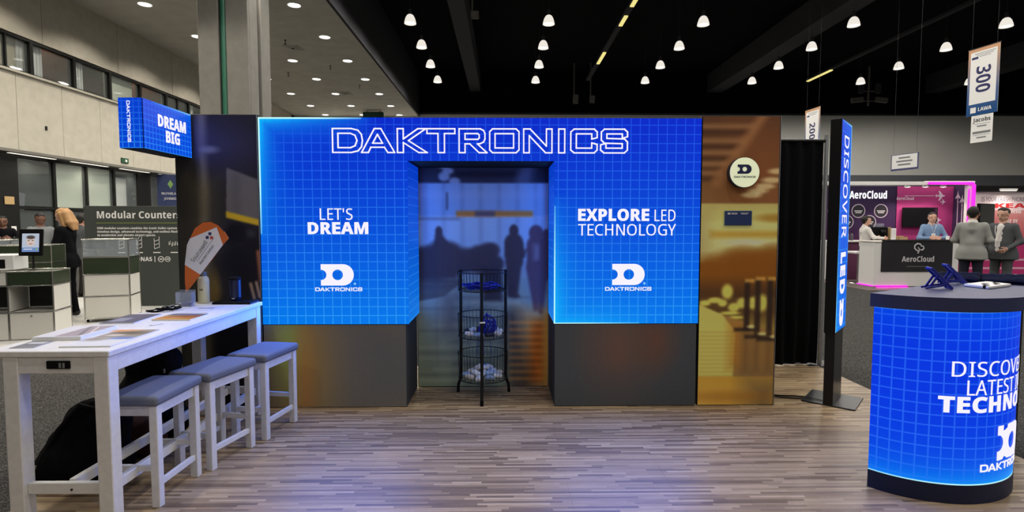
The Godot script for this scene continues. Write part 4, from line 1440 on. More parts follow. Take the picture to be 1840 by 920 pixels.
func wire_rack() -> void:
	var o := thing("wire_rack", "black three-legged display rack with three round wire baskets in the doorway", "rack", Vector3(-0.187, 0, -4.93))
	for k in 3:
		var a := PI / 2 + TAU * k / 3.0
		var d := Vector3(cos(a), 0, sin(a))
		var b := MB.new()
		var r := 0.236
		b.tube([d * r + Vector3(0, 1.135, 0), d * r + Vector3(0, 0.17, 0), d * (r + 0.006) + Vector3(0, 0.13, 0), d * (r + 0.03) + Vector3(0, 0.075, 0), d * (r + 0.036) + Vector3(0, 0.0, 0)], 0.0135, 12)
		var leg := part("leg", b, M.black_metal, o)
		if k == 0:
			b = MB.new()
			b.tube([d * (r + 0.034) + Vector3(0, 0.0, 0), d * (r + 0.035) + Vector3(0, 0.05, 0)], 0.016, 10)
			part("rubber_foot", b, M.black, leg)
	for e in [[0.965, 1.125], [0.555, 0.75], [0.175, 0.405]]:
		var b := MB.new()
		var R := 0.221
		var hoop := []
		var low := []
		for k in 40:
			hoop.append(Vector3(cos(TAU * k / 40) * R, e[1], sin(TAU * k / 40) * R))
			low.append(Vector3(cos(TAU * k / 40) * R * 0.97, e[0], sin(TAU * k / 40) * R * 0.97))
		b.tube(hoop, 0.004, 6, true)
		b.tube(low, 0.004, 6, true)
		for k in 40:
			b.tube([hoop[k], low[k]], 0.0017, 5, false, false)
		for k in 9:
			var x := -0.2 + 0.05 * k
			var zz := sqrt(maxf(R * R * 0.94 - x * x, 0.0))
			b.tube([Vector3(x, e[0], -zz), Vector3(x, e[0], zz)], 0.002, 5, false, false)
			b.tube([Vector3(-zz, e[0] - 0.003, x), Vector3(zz, e[0] - 0.003, x)], 0.002, 5, false, false)
		part("wire_basket", b, M.black_metal, o)
	var tie := MB.new()
	tie.tube([Vector3(-0.016, 0.71, 0.249), Vector3(0.03, 0.712, 0.249)], 0.007, 8)
	part("zip_tie", tie, M.white, o)
	# ---- giveaways in the baskets
	var blue := mat(c8(24, 42, 170), 0.6)
	var c0 := Vector3(-0.187, 0, -4.93)
	for k in 7:
		var b := MB.new()
		var pts := []
		var r := rng.randf_range(0.08, 0.145)
		var ph := rng.randf() * TAU
		for i in 26:
			var a := TAU * i / 26.0
			pts.append(Vector3(cos(a + ph) * r * (1.0 + 0.18 * sin(3 * a)), 0.012 * k / 2.0 + 0.012 + 0.008 * sin(5 * a + ph), sin(a + ph) * r * 0.8))
		b.tube(pts, 0.008, 6, true)
		one("lanyard", b, blue, "bright blue lanyard coiled in the top basket of the rack", "lanyard", c0 + Vector3(rng.randf_range(-0.02, 0.02), 0.968, rng.randf_range(-0.02, 0.02)), Basis.IDENTITY, "blue lanyards in the top basket")
	for k in 9:
		var b := MB.new()
		var pts := []
		var ph := rng.randf() * TAU
		var r := rng.randf_range(0.035, 0.08)
		var top := rng.randf_range(0.1, 0.19)
		for i in 22:
			var a := TAU * i / 22.0
			pts.append(Vector3(cos(a) * cos(ph) * r + 0.01 * sin(3 * a), top * (0.5 + 0.5 * sin(a)) + 0.012, cos(a) * sin(ph) * r))
		b.tube(pts, 0.007, 6, true)
		one("lanyard", b, blue, "blue lanyard heaped upright in the middle basket of the rack", "lanyard", c0 + Vector3(0.045, 0.556, 0.05), Basis.IDENTITY, "blue lanyards in the middle basket")
	for x in [0.01, 0.07, -0.045]:
		var b := MB.new()
		b.bar(Vector3(0, 0.0, 0), Vector3(0.004, -0.13, 0), 0.012, 0.003)
		one("lanyard_strap", b, blue, "blue lanyard strap dangling below the middle basket, %s" % {0.01: "the middle one", 0.07: "the right one", -0.045: "the left one"}[x], "lanyard", c0 + Vector3(x, 0.55, 0.15), Basis.IDENTITY, "dangling lanyard straps")
	var pale := [mat(c8(220, 224, 230), 0.6), mat(c8(150, 176, 214), 0.6), mat(c8(38, 40, 48), 0.6), mat(c8(204, 198, 190), 0.6)]
	for k in 32:
		var low := k < 21
		var n := k if low else k - 21
		var layer: int = n / 9
		var a := TAU * n / 9.0 * (1.0 if layer == 0 else 1.6) + 0.4 + layer
		var r: float = [0.14, 0.09, 0.04][layer]
		var b := MB.new()
		b.soft(Vector3.ZERO, Vector3(0.095, 0.034, 0.05), 0.015, Basis.IDENTITY, 2, 0.006)
		var turn := Basis.from_euler(Vector3(rng.randf_range(-0.35, 0.35), rng.randf() * TAU, rng.randf_range(-0.3, 0.3)))
		var at := c0 + Vector3(cos(a) * r, (0.202 if low else 0.582) + 0.03 * layer, sin(a) * r)
		one("folded_pouch", b, pale[[0, 2, 1, 0, 2][n % 5] if not low else [0, 1, 0, 3, 1][n % 5]], "pale folded pouch lying in the bottom basket of the rack" if low else "small folded pouch lying in the middle basket beside the lanyards", "pouch", at, turn, "pouches in the bottom basket" if low else "pouches in the middle basket")


const FLAG_OUTLINE := [Vector2(-2.482, 1.01), Vector2(-2.486, 1.114), Vector2(-2.482, 1.231), Vector2(-2.46, 1.386), Vector2(-2.436, 1.435), Vector2(-2.395, 1.516), Vector2(-2.332, 1.561), Vector2(-2.27, 1.568), Vector2(-2.209, 1.538), Vector2(-2.166, 1.487), Vector2(-2.136, 1.437), Vector2(-2.183, 1.386), Vector2(-2.274, 1.267), Vector2(-2.365, 1.154), Vector2(-2.437, 1.063)]
const FLAG_WHITE := [Vector2(-2.436, 1.435), Vector2(-2.227, 1.523), Vector2(-2.183, 1.386), Vector2(-2.365, 1.154), Vector2(-2.482, 1.231), Vector2(-2.46, 1.386)]
const FLAG_TEXT := [Vector2(-2.425, 1.256), Vector2(-2.308, 1.414), Vector2(-2.376, 1.239), Vector2(-2.248, 1.38), Vector2(-2.398, 1.248), Vector2(-2.238, 1.448), Vector2(-2.281, 1.451)]


func furniture() -> void:
	# ================= the long white table =================
	var o := thing("bar_table", "long white wooden bar table on the left with papers on top", "table", Vector3(-2.285, 0, -3.66))
	part("table_top", box_mesh(Vector3(0.63, 0.03, 1.775), 0.004), M.white_paint, o, Vector3(0, 0.9, 0))
	for x in [-0.18, 0.268]:
		for z in [-0.83, 0.845]:
			part("leg", box_mesh(Vector3(0.075, 0.885, 0.075), 0.004), M.white_paint, o, Vector3(x, 0.4425, z))
		part("apron", box_mesh(Vector3(0.025, 0.085, 1.6), 0.003), M.white_paint, o, Vector3(x + (0.022 if x > 0 else 0.0), 0.842, 0.008))
	for x in [0.044, 0.268]:
		part("stretcher", box_mesh(Vector3(0.035, 0.055, 1.6), 0.004), M.white_paint, o, Vector3(x, 0.2, 0.008))
	for z in [-0.83, 0.845]:
		part("stretcher", box_mesh(Vector3(0.375, 0.06, 0.03), 0.004), M.white_paint, o, Vector3(0.044, 0.2, z))
		part("apron", box_mesh(Vector3(0.375, 0.085, 0.025), 0.003), M.white_paint, o, Vector3(0.044, 0.842, z + (0.02 if z > 0 else -0.02)))
	var po := part("power_outlet", box_mesh(Vector3(0.115, 0.04, 0.012), 0.003), M.black, o, Vector3(0.06, 0.846, 0.882))
	for x in [0.012, 0.03]:
		part("socket", box_mesh(Vector3(0.011, 0.026, 0.004), 0.001), M.print_grey, po, Vector3(x, -0.002, 0.006))
	var bolt := MB.new()
	bolt.lathe([Vector2(0.006, 0.0), Vector2(0.006, 0.003), Vector2(0.0, 0.003)], 10, Transform3D(Basis(Vector3.RIGHT, PI / 2), Vector3.ZERO))
	part("bolt", bolt, M.black_metal, o, Vector3(0.08, 0.195, 0.86))

	# ================= three stools =================
	var cloth := noisy(0.35, c8(92, 97, 108), c8(128, 133, 144), 0.95, 4.0, 31, 0.2, 0.05)
	cloth.uv1_world_triplanar = false
	var st := thing("stool", "white wooden stool with a grey padded seat, nearest the camera", "stool", Vector3(-2.013, 0, -3.19), -0.015, "grey padded stools")
	for x in [-0.1175, 0.1175]:
		for z in [-0.183, 0.183]:
			part("leg", box_mesh(Vector3(0.045, 0.565, 0.045), 0.003), M.white_paint, st, Vector3(x, 0.2825, z))
		part("apron", box_mesh(Vector3(0.022, 0.055, 0.325), 0.002), M.white_paint, st, Vector3(x, 0.535, 0))
		part("stretcher", box_mesh(Vector3(0.02, 0.035, 0.325), 0.002), M.white_paint, st, Vector3(x, 0.125, 0))
	for z in [-0.183, 0.183]:
		part("apron", box_mesh(Vector3(0.19, 0.055, 0.022), 0.002), M.white_paint, st, Vector3(0, 0.535, z))
		part("stretcher", box_mesh(Vector3(0.19, 0.035, 0.02), 0.002), M.white_paint, st, Vector3(0, 0.215, z))
	var b := MB.new()
	b.soft(Vector3(0, 0.593, 0), Vector3(0.31, 0.056, 0.45), 0.022, Basis.IDENTITY, 4, 0.012)
	part("seat", b, cloth, st)
	copy(st, "white wooden stool with a grey padded seat, the middle one of three", Vector3(-1.916, 0, -3.665), -0.228)
	copy(st, "white wooden stool with a grey padded seat, farthest of three, beside the left plinth", Vector3(-1.796, 0, -4.15), -0.17)

	# ================= papers on the table =================
	var top := 0.9155
	var c := Canvas.new(96, 160, Vector3(226, 228, 230))
	c.rect(0.1, 0.0, 1.0, 0.5, Vector3(150, 140, 126), 0.02)
	c.oval(0.25, 0.05, 0.22, 0.08, Vector3(226, 150, 84), 0.6)
	c.oval(0.6, 0.22, 0.2, 0.09, Vector3(84, 74, 66), 0.6)
	c.oval(0.4, 0.36, 0.12, 0.06, Vector3(214, 202, 186), 0.4)
	c.oval(0.75, 0.55, 0.16, 0.07, Vector3(96, 124, 190), 0.5)
	c.oval(0.25, 0.6, 0.14, 0.1, Vector3(110, 98, 84), 0.6, 0.7)
	brochure("magazine", "open picture magazine at the near right corner of the white table", Vector3(-2.165, top, -3.085), Vector2(0.255, 0.45), 0.05, 0.006, c.texture())
	c = Canvas.new(80, 110, Vector3(228, 228, 230))
	c.poly([[0.45, 0.05], [1.0, 0.05], [0.9, 0.95], [0.4, 0.95]], Vector3(170, 156, 162), 1.0)
	c.limb(0.5, 0.15, 0.85, 0.85, 0.02, 0.03, Vector3(110, 108, 124), 0.01)
	c.limb(0.65, 0.1, 0.95, 0.7, 0.012, 0.02, Vector3(236, 226, 214), 0.01)
	brochure("magazine", "thick stack of pale magazines on the left edge of the white table", Vector3(-2.447, top, -3.2), Vector2(0.245, 0.345), 0.1, 0.02, c.texture())
	c = Canvas.new(60, 84, Vector3(120, 124, 134))
	c.rect(0.15, 0.15, 0.85, 0.4, Vector3(210, 212, 218), 0.01)
	c.rect(0.2, 0.5, 0.8, 0.6, Vector3(70, 76, 92), 0.01)
	brochure("leaflet", "small grey leaflet near the front left of the white table", Vector3(-2.47, top, -2.925), Vector2(0.115, 0.165), 0.12, 0.002, c.texture())
	c = Canvas.new(70, 120, Vector3(58, 60, 98))
	for k in 7:
		c.rect(0.12, 0.45 + 0.06 * k, 0.55, 0.475 + 0.06 * k, Vector3(220, 222, 230), 0.004)
	c.rect(0.1, 0.05, 0.9, 0.35, Vector3(72, 70, 104), 0.03)
	brochure("brochure", "navy blue brochure with white lines of print on the white table", Vector3(-2.475, top, -3.71), Vector2(0.205, 0.35), 0.1, 0.006, c.texture())
	c = Canvas.new(90, 84, Vector3(192, 120, 44))
	c.rect(-0.1, -0.1, 1.1, 0.3, Vector3(88, 92, 120), 0.06)
	c.rect(0.2, 0.4, 1.0, 0.55, Vector3(132, 74, 36), 0.05)
	c.rect(-0.1, 0.85, 1.1, 1.1, Vector3(220, 158, 60), 0.04)
	brochure("brochure", "orange and blue brochure in the middle of the white table", Vector3(-2.18, top, -3.765), Vector2(0.25, 0.235), 0.0, 0.008, c.texture())
	c = Canvas.new(70, 110, Vector3(222, 224, 230))
	c.rect(0.3, 0.25, 0.8, 0.4, Vector3(140, 146, 160), 0.03)
	for k in 5:
		c.rect(0.15, 0.5 + 0.08 * k, 0.9, 0.53 + 0.08 * k, Vector3(186, 188, 196), 0.006)
	brochure("leaflet", "pale printed leaflet at the far end of the white table", Vector3(-2.235, top, -4.12), Vector2(0.21, 0.33), 0.12, 0.002, c.texture())
	var clip := MB.new()
	clip.bar(Vector3(-0.012, 0.004, 0.035), Vector3(0.012, 0.004, -0.03), 0.006, 0.006, 0.001)
	clip.bar(Vector3(-0.016, 0.004, 0.035), Vector3(-0.034, 0.004, 0.03), 0.006, 0.006, 0.001)
	one("paper_clip_pen", clip, M.white, "tiny white clip lying beside the orange brochure on the table", "clip", Vector3(-2.17, top, -3.5))
	for k in 5:
		b = MB.new()
		var pts := []
		var ph := rng.randf() * TAU
		for i in 24:
			var a := TAU * i / 24.0
			pts.append(Vector3(cos(a) * 0.09 * (1 + 0.3 * sin(2 * a + ph)), 0.007 + 0.004 * k + 0.004 * sin(4 * a + ph), sin(a) * 0.05 * (1 + 0.3 * cos(3 * a))))
		b.tube(pts, 0.0035, 6, true)
		one("black_lanyard", b, M.black_cloth, "black lanyard in the tangled heap on the white table", "lanyard", Vector3(-2.49 + 0.012 * k, top, -4.06 - 0.012 * k), face(0.6 + 0.3 * k), "black lanyards on the table")
	# ---- feather flag on a disc foot
	o = thing("table_flag", "small orange and white teardrop flag standing at the far end of the table", "flag", Vector3(0, 0, -4.36))
	var orange := mat(c8(206, 104, 40), 0.8)
	var rim := FLAG_OUTLINE
	var poly := PackedVector2Array()
	for q in rim:
		poly.append(q)
	b = MB.new()
	b.prism(poly, -0.0015, 0.0015)
	part("flag_cloth", b, orange, o)
	b = MB.new()
	b.prism(PackedVector2Array(FLAG_WHITE), -0.0022, 0.0022)
	part("white_panel", b, mat(c8(224, 224, 226), 0.8), o)
	b = MB.new()
	var rod := [Vector3(rim[0].x - 0.002, 0.925, 0.004)]
	for i in 10:
		rod.append(Vector3(rim[i].x - 0.002, rim[i].y, 0.0))
	b.tube(rod, 0.0028, 6)
	part("rod", b, M.black_metal, o)
	b = MB.new()
	b.lathe([Vector2(0.0, 0.922), Vector2(0.006, 0.95), Vector2(0.008, 0.921), Vector2(0.048, 0.918), Vector2(0.05, 0.9155), Vector2(0.0, 0.9155)], 24, Transform3D(Basis.IDENTITY, Vector3(rim[0].x - 0.002, 0, 0.004)))
	part("disc_foot", b, M.black_metal, o)
	var d := (FLAG_TEXT[1] - FLAG_TEXT[0]) as Vector2
	var tilt := Basis(Vector3.BACK, atan2(d.y, d.x))
	var m := (FLAG_TEXT[0] + FLAG_TEXT[1]) / 2.0 as Vector2
	text("Sourcewell", 0.034, M.print_grey, o, Vector3(m.x, m.y, 0.003), tilt, 0.0, 0.19)
	m = (FLAG_TEXT[2] + FLAG_TEXT[3]) / 2.0
	text("Awarded Contract", 0.02, M.print_grey, o, Vector3(m.x, m.y, 0.003), tilt, 0.0, 0.18)
	m = (FLAG_TEXT[4] + FLAG_TEXT[5]) / 2.0
	part("print_line", box_mesh(Vector3(0.23, 0.002, 0.001)), M.print_navy, o, Vector3(m.x, m.y, 0.003), tilt)
	for k in 3:
		part("print_mark", box_mesh(Vector3(0.022, 0.022, 0.001)), M.print_navy if k else mat(c8(190, 60, 50), 0.7), o, Vector3(FLAG_TEXT[6].x, FLAG_TEXT[6].y, 0.003) + tilt * Vector3([0.0, -0.018, 0.018][k], [-0.016, 0.012, 0.012][k], 0), tilt * Basis(Vector3.BACK, 0.6))
	# ---- drinks and holder
	b = MB.new()
	o = thing("water_bottle", "cream coloured metal water bottle with a grey cap at the far end of the table", "bottle", Vector3(-2.405, top, -4.475))
	b.lathe([Vector2(0.0, 0.0), Vector2(0.038, 0.0), Vector2(0.042, 0.006), Vector2(0.042, 0.175), Vector2(0.038, 0.2), Vector2(0.026, 0.215), Vector2(0.022, 0.222)], 24)
	part("flask", b, mat(c8(206, 200, 160), 0.4), o)
	b = MB.new()
	b.lathe([Vector2(0.026, 0.218), Vector2(0.027, 0.245), Vector2(0.022, 0.252), Vector2(0.0, 0.252)], 20)
	part("cap", b, mat(c8(96, 104, 104), 0.4), o)
	part("print_mark", box_mesh(Vector3(0.028, 0.016, 0.002)), mat(c8(130, 120, 84), 0.6), o, Vector3(0.002, 0.11, 0.0415))
	o = thing("tumbler", "dark navy travel tumbler at the far right end of the table", "tumbler", Vector3(-2.15, top + 0.018, -4.47))
	b = MB.new()
	b.lathe([Vector2(0.0, 0.0), Vector2(0.036, 0.0), Vector2(0.043, 0.03), Vector2(0.043, 0.17), Vector2(0.0, 0.17)], 24)
	part("cup", b, mat(c8(16, 22, 48), 0.3), o)
	b = MB.new()
	b.lathe([Vector2(0.044, 0.168), Vector2(0.045, 0.185), Vector2(0.036, 0.195), Vector2(0.0, 0.195)], 24)
	part("lid", b, M.black, o)
	part("print_mark", box_mesh(Vector3(0.022, 0.006, 0.002)), M.print_white, o, Vector3(0.0, 0.022, 0.041))
	o = thing("laptop", "closed black laptop lying at the far right end of the table", "laptop", Vector3(-2.145, top, -4.46))
	part("base", box_mesh(Vector3(0.3, 0.01, 0.16), 0.003), M.black_metal, o, Vector3(0, 0.005, 0))
	part("lid", box_mesh(Vector3(0.3, 0.007, 0.16), 0.003), M.black, o, Vector3(0, 0.0137, 0))
	o = thing("acrylic_holder", "clear acrylic card holder beside the flag foot on the table", "card holder", Vector3(-2.45, top, -4.30))
	for e in [[Vector3(0.12, 0.125, 0.002), Vector3(0, 0.0625, -0.03)], [Vector3(0.12, 0.11, 0.002), Vector3(0, 0.055, 0.03)], [Vector3(0.002, 0.11, 0.058), Vector3(-0.059, 0.055, 0)], [Vector3(0.002, 0.11, 0.058), Vector3(0.059, 0.055, 0)]]:
		part("pane", box_mesh(e[0]), M.acrylic, o, e[1])
	part("bottom", box_mesh(Vector3(0.12, 0.003, 0.06)), M.acrylic, o, Vector3(0, 0.0015, 0))
	o = thing("business_cards", "short stack of navy cards inside the clear holder", "cards", Vector3(-2.44, top + 0.003, -4.30))
	part("stack", box_mesh(Vector3(0.075, 0.026, 0.045), 0.001), M.print_navy, o, Vector3(0, 0.013, 0))

	# ================= bags under the table =================
	var cloths := [M.black_cloth, mat(c8(52, 14, 22), 0.8)]
	o = thing("backpack", "slumped black backpack lying under the near end of the white table", "backpack", Vector3(-2.52, 0, -3.33))
	var into := {}
	nets([[Vector3(-0.14, 0.115, 0.02), Vector3(0.14, 0.13, 0.0), 0.115, 0.13, 0], [Vector3(-0.05, 0.2, 0.0), Vector3(0.1, 0.33, -0.02), 0.13, 0.14, 0], [Vector3(0.02, 0.4, 0.0), Vector3(0.13, 0.42, -0.02), 0.09, 0.085, 0], [Vector3(-0.1, 0.25, 0.05), Vector3(0.02, 0.4, 0.05), 0.07, 0.06, 0], [Vector3(-0.2, 0.07, 0.06), Vector3(-0.08, 0.16, 0.09), 0.07, 0.07, 0]], 0.016, 0.07, into, 0.012)
	body_part("bag_body", joined(into, cloths), o)
	b = MB.new()
	b.tube([Vector3(0.12, 0.45, 0.06), Vector3(0.04, 0.49, 0.09), Vector3(-0.06, 0.36, 0.13), Vector3(-0.13, 0.24, 0.13), Vector3(-0.2, 0.12, 0.13)], 0.013, 6)
	part("strap", b, M.black, o)
	part("buckle", box_mesh(Vector3(0.03, 0.02, 0.012), 0.003), M.steel, o, Vector3(-0.2, 0.14, 0.145))
	o = thing("backpack", "upright black backpack with grey buckles behind the middle stool under the table", "backpack", Vector3(-2.53, 0, -4.0))
	into = {}
	nets([[Vector3(-0.11, 0.13, 0.0), Vector3(0.11, 0.13, 0.0), 0.13, 0.13, 0], [Vector3(-0.1, 0.35, 0.0), Vector3(0.1, 0.35, 0.0), 0.13, 0.13, 0], [Vector3(-0.06, 0.55, 0.0), Vector3(0.08, 0.56, 0.0), 0.12, 0.12, 0], [Vector3(-0.08, 0.2, 0.12), Vector3(0.08, 0.22, 0.12), 0.08, 0.08, 0]], 0.018, 0.07, into, 0.01)
	body_part("bag_body", joined(into, cloths), o)
	b = MB.new()
	b.tube([Vector3(-0.15, 0.6, 0.06), Vector3(-0.24, 0.5, 0.1), Vector3(-0.28, 0.34, 0.1), Vector3(-0.26, 0.15, 0.1)], 0.02, 6)
	part("strap", b, M.black, o)
	for e in [Vector3(0.15, 0.52, 0.115), Vector3(0.17, 0.46, 0.11)]:
		part("buckle", box_mesh(Vector3(0.012, 0.03, 0.012), 0.003), M.steel, o, e)
	o = thing("duffel_bag", "dark maroon bag on the floor behind the nearest stool", "bag", Vector3(-2.46, 0, -3.68))
	into = {}
	nets([[Vector3(-0.06, 0.1, 0.0), Vector3(0.1, 0.1, 0.0), 0.1, 0.1, 1], [Vector3(-0.05, 0.2, 0.0), Vector3(0.09, 0.2, 0.0), 0.085, 0.085, 1]], 0.018, 0.05, into, 0.008)
	body_part("bag_body", joined(into, cloths), o)
	b = MB.new()
	b.tube([Vector3(-0.05, 0.27, 0.0), Vector3(-0.03, 0.33, 0.0), Vector3(0.06, 0.33, 0.0), Vector3(0.08, 0.27, 0.0)], 0.01, 6)
	part("handle", b, M.black, o)


func brochure(called: String, label: String, at: Vector3, size: Vector2, turn: float, thick: float, t: Texture2D) -> void:
	var o := thing(called, label, "paper", at, turn, "papers on the white table")
	part("pages", box_mesh(Vector3(size.x, thick, size.y), 0.0005), M.print_white, o, Vector3(0, thick / 2, 0))
	var b := MB.new()
	b.quad(Vector3(-size.x / 2, 0, -size.y / 2), Vector3(size.x / 2, 0, -size.y / 2), Vector3(size.x / 2, 0, size.y / 2), Vector3(-size.x / 2, 0, size.y / 2), Vector3.UP)
	part("printed_cover", b, printed(t, 0.3, 0.5), o, Vector3(0, thick + 0.0006, 0))


const COUNTER_C := Vector2(2.605, -3.471)
const COUNTER_E := Vector2(0.8403, -0.5422)
const COUNTER_N := Vector2(0.5422, 0.8403)


# point on the counter's rounded front: t from 0 (left end) to PI, grown by g
func counter_point(t: float, g := 0.0) -> Vector2:
	return COUNTER_C - COUNTER_E * (0.54 + g) * cos(t) + COUNTER_N * (0.5 + g) * sin(t)


func counter_and_totem() -> void:
	var o := thing("reception_counter", "rounded navy counter with a curved blue LED front at the right edge", "counter", Vector3(COUNTER_C.x, 0, COUNTER_C.y))
	var C3 := Vector3(COUNTER_C.x, 0, COUNTER_C.y)
	var n := 64
	var arc := [0.0]
	for i in n:
		arc.append(arc[-1] + counter_point(PI * i / n).distance_to(counter_point(PI * (i + 1) / n)))
	var long: float = arc[n]
	var b := MB.new()
	for i in n:
		var p := counter_point(PI * i / n)
		var q := counter_point(PI * (i + 1) / n)
		var np := (p - COUNTER_C).normalized()
		var nq := (q - COUNTER_C).normalized()
		var A := Vector3(p.x, 1.076, p.y) - C3
		var B := Vector3(q.x, 1.076, q.y) - C3
		var dn := Vector3(0, 0.971, 0)
		var NA := Vector3(np.x, 0, np.y)
		var NB := Vector3(nq.x, 0, nq.y)
		b.tri(A, B, B - dn, NA, NB, NB, Vector2(arc[i] / long, 0), Vector2(arc[i + 1] / long, 0), Vector2(arc[i + 1] / long, 1))
		b.tri(A, B - dn, A - dn, NA, NB, NA, Vector2(arc[i] / long, 0), Vector2(arc[i + 1] / long, 1), Vector2(arc[i] / long, 1))
	var pic := screen_picture(long, 0.971, 420.0, [[3, -0.6, 1.2, 1.0], [1, -0.5, 1.2, 0.3]], 0.0601, Vector3(0, 50, 222), Vector3(0, 62, 226), Vector3(52, 112, 250), Vector3(60, 124, 250))
	part("screen_face", b, shining(pic), o)
	var navy := mat(c8(40, 48, 92), 0.5, 0, 0.5)
	var dark := mat(c8(22, 30, 62), 0.55, 0, 0.4)
	for e in [["top_slab", 0.05, 1.076, 1.152, navy], ["skirt", 0.004, 0.0, 0.105, dark], ["carcass", -0.006, 0.105, 1.076, M.black]]:
		var poly := PackedVector2Array()
		for i in n + 1:
			var p := counter_point(PI * i / n, e[1]) - COUNTER_C
			poly.append(Vector2(p.x, -p.y))
		if e[0] == "top_slab":
			# the slab runs on past the rounded front, out of the picture
			poly.resize(n / 2 + 1)
			for q in [[0.75, 0.55], [0.95, 0.35], [0.95, 0.0]]:
				var p: Vector2 = COUNTER_E * q[0] + COUNTER_N * q[1]
				poly.append(Vector2(p.x, -p.y))
		b = MB.new()
		b.prism(poly, e[2], e[3], Transform3D(Basis(Vector3.RIGHT, -PI / 2), Vector3.ZERO))
		part(e[0], b, e[4], o)
	var side := Basis(Vector3.UP, atan2(0.5422, 0.8403))
	part("side_cabinet", box_mesh(Vector3(0.5, 1.07, 0.3), 0.004), M.black, o, Vector3(COUNTER_E.x * 0.65 + COUNTER_N.x * 0.16, 0.537, COUNTER_E.y * 0.65 + COUNTER_N.y * 0.16), side)
	bent_text(o, "DISCOVER THE", 0.084, 0.372, 0.0, 0.88, 0.755, arc)
	bent_text(o, "LATEST IN LED", 0.084, 0.455, 0.0, 0.72, 0.652, arc)
	bent_text(o, "TECHNOLOGY", 0.084, 0.312, 1.7, 1.0, 0.553, arc)
	var em := emblem(0.195).mesh()
	part("emblem_sign", bend(em, 0.817, 0.33, arc), M.letter_white, o, -C3)
	part("wordmark_sign", bend(wordmark(0.53).mesh(), 0.817, 0.2, arc), M.letter_white, o, -C3)
	for k in 5:
		var t := PI * (0.12 + 0.14 * k)
		var p := counter_point(t, 0.012)
		var d := (counter_point(t, 1.0) - COUNTER_C).normalized()
		var l := AreaLight3D.new()
		l.name = "screen_light"
		l.area_size = Vector2(0.25, 0.9)
		l.area_range = 20.0
		l.light_color = Color(0.06, 0.26, 1.0)
		l.light_energy = 0.1
		l.shadow_enabled = true
		l.position = Vector3(p.x, 0.6, p.y)
		l.rotation.y = atan2(d.x, d.y) + PI
		add_child(l, true)
	counter_goods()
	totem()


func bend(m: Mesh, centre: float, y: float, arc: Array) -> ArrayMesh:
	var out := MB.new()
	var a := m.surface_get_arrays(0)
	var v: PackedVector3Array = a[Mesh.ARRAY_VERTEX]
	var ix: PackedInt32Array = a[Mesh.ARRAY_INDEX] if a[Mesh.ARRAY_INDEX] != null else PackedInt32Array(range(v.size()))
	var n := arc.size() - 1
	var at := func(p: Vector3) -> Array:
		var s := clampf(p.x + centre, 0.0, arc[n] - 0.001)
		var i := 0
		while arc[i + 1] < s:
			i += 1
		var t: float = PI * (i + (s - arc[i]) / (arc[i + 1] - arc[i])) / n
		var q := counter_point(t, 0.0015 + maxf(p.z, 0.0))
		var d := (counter_point(t) - COUNTER_C).normalized()
		return [Vector3(q.x, p.y + y, q.y), Vector3(d.x, 0, d.y)]
	for i in range(0, ix.size() - 2, 3):
		var A: Array = at.call(v[ix[i]])
		var B: Array = at.call(v[ix[i + 1]])
		var D: Array = at.call(v[ix[i + 2]])
		out.tri(A[0], B[0], D[0], A[1], B[1], D[1])
	return out.mesh()


func bent_text(o: Node3D, s: String, cap: float, from: float, bold: float, wide: float, y: float, arc: Array) -> void:
	var probe := Node3D.new()
	var t := text(s, cap, M.letter_white, probe, Vector3.ZERO, Basis.IDENTITY, bold, wide)
	var k := t.transform.basis.x.length()
	var a := t.mesh.surface_get_arrays(0)
	var v: PackedVector3Array = a[Mesh.ARRAY_VERTEX]
	for i in v.size():
		v[i].x *= k
	a[Mesh.ARRAY_VERTEX] = v
	var m := ArrayMesh.new()
	m.add_surface_from_arrays(Mesh.PRIMITIVE_TRIANGLES, a)
	part("headline_sign", bend(m, from + wide / 2.0, y, arc), M.letter_white, o, Vector3(-COUNTER_C.x, 0, -COUNTER_C.y))
	probe.free()


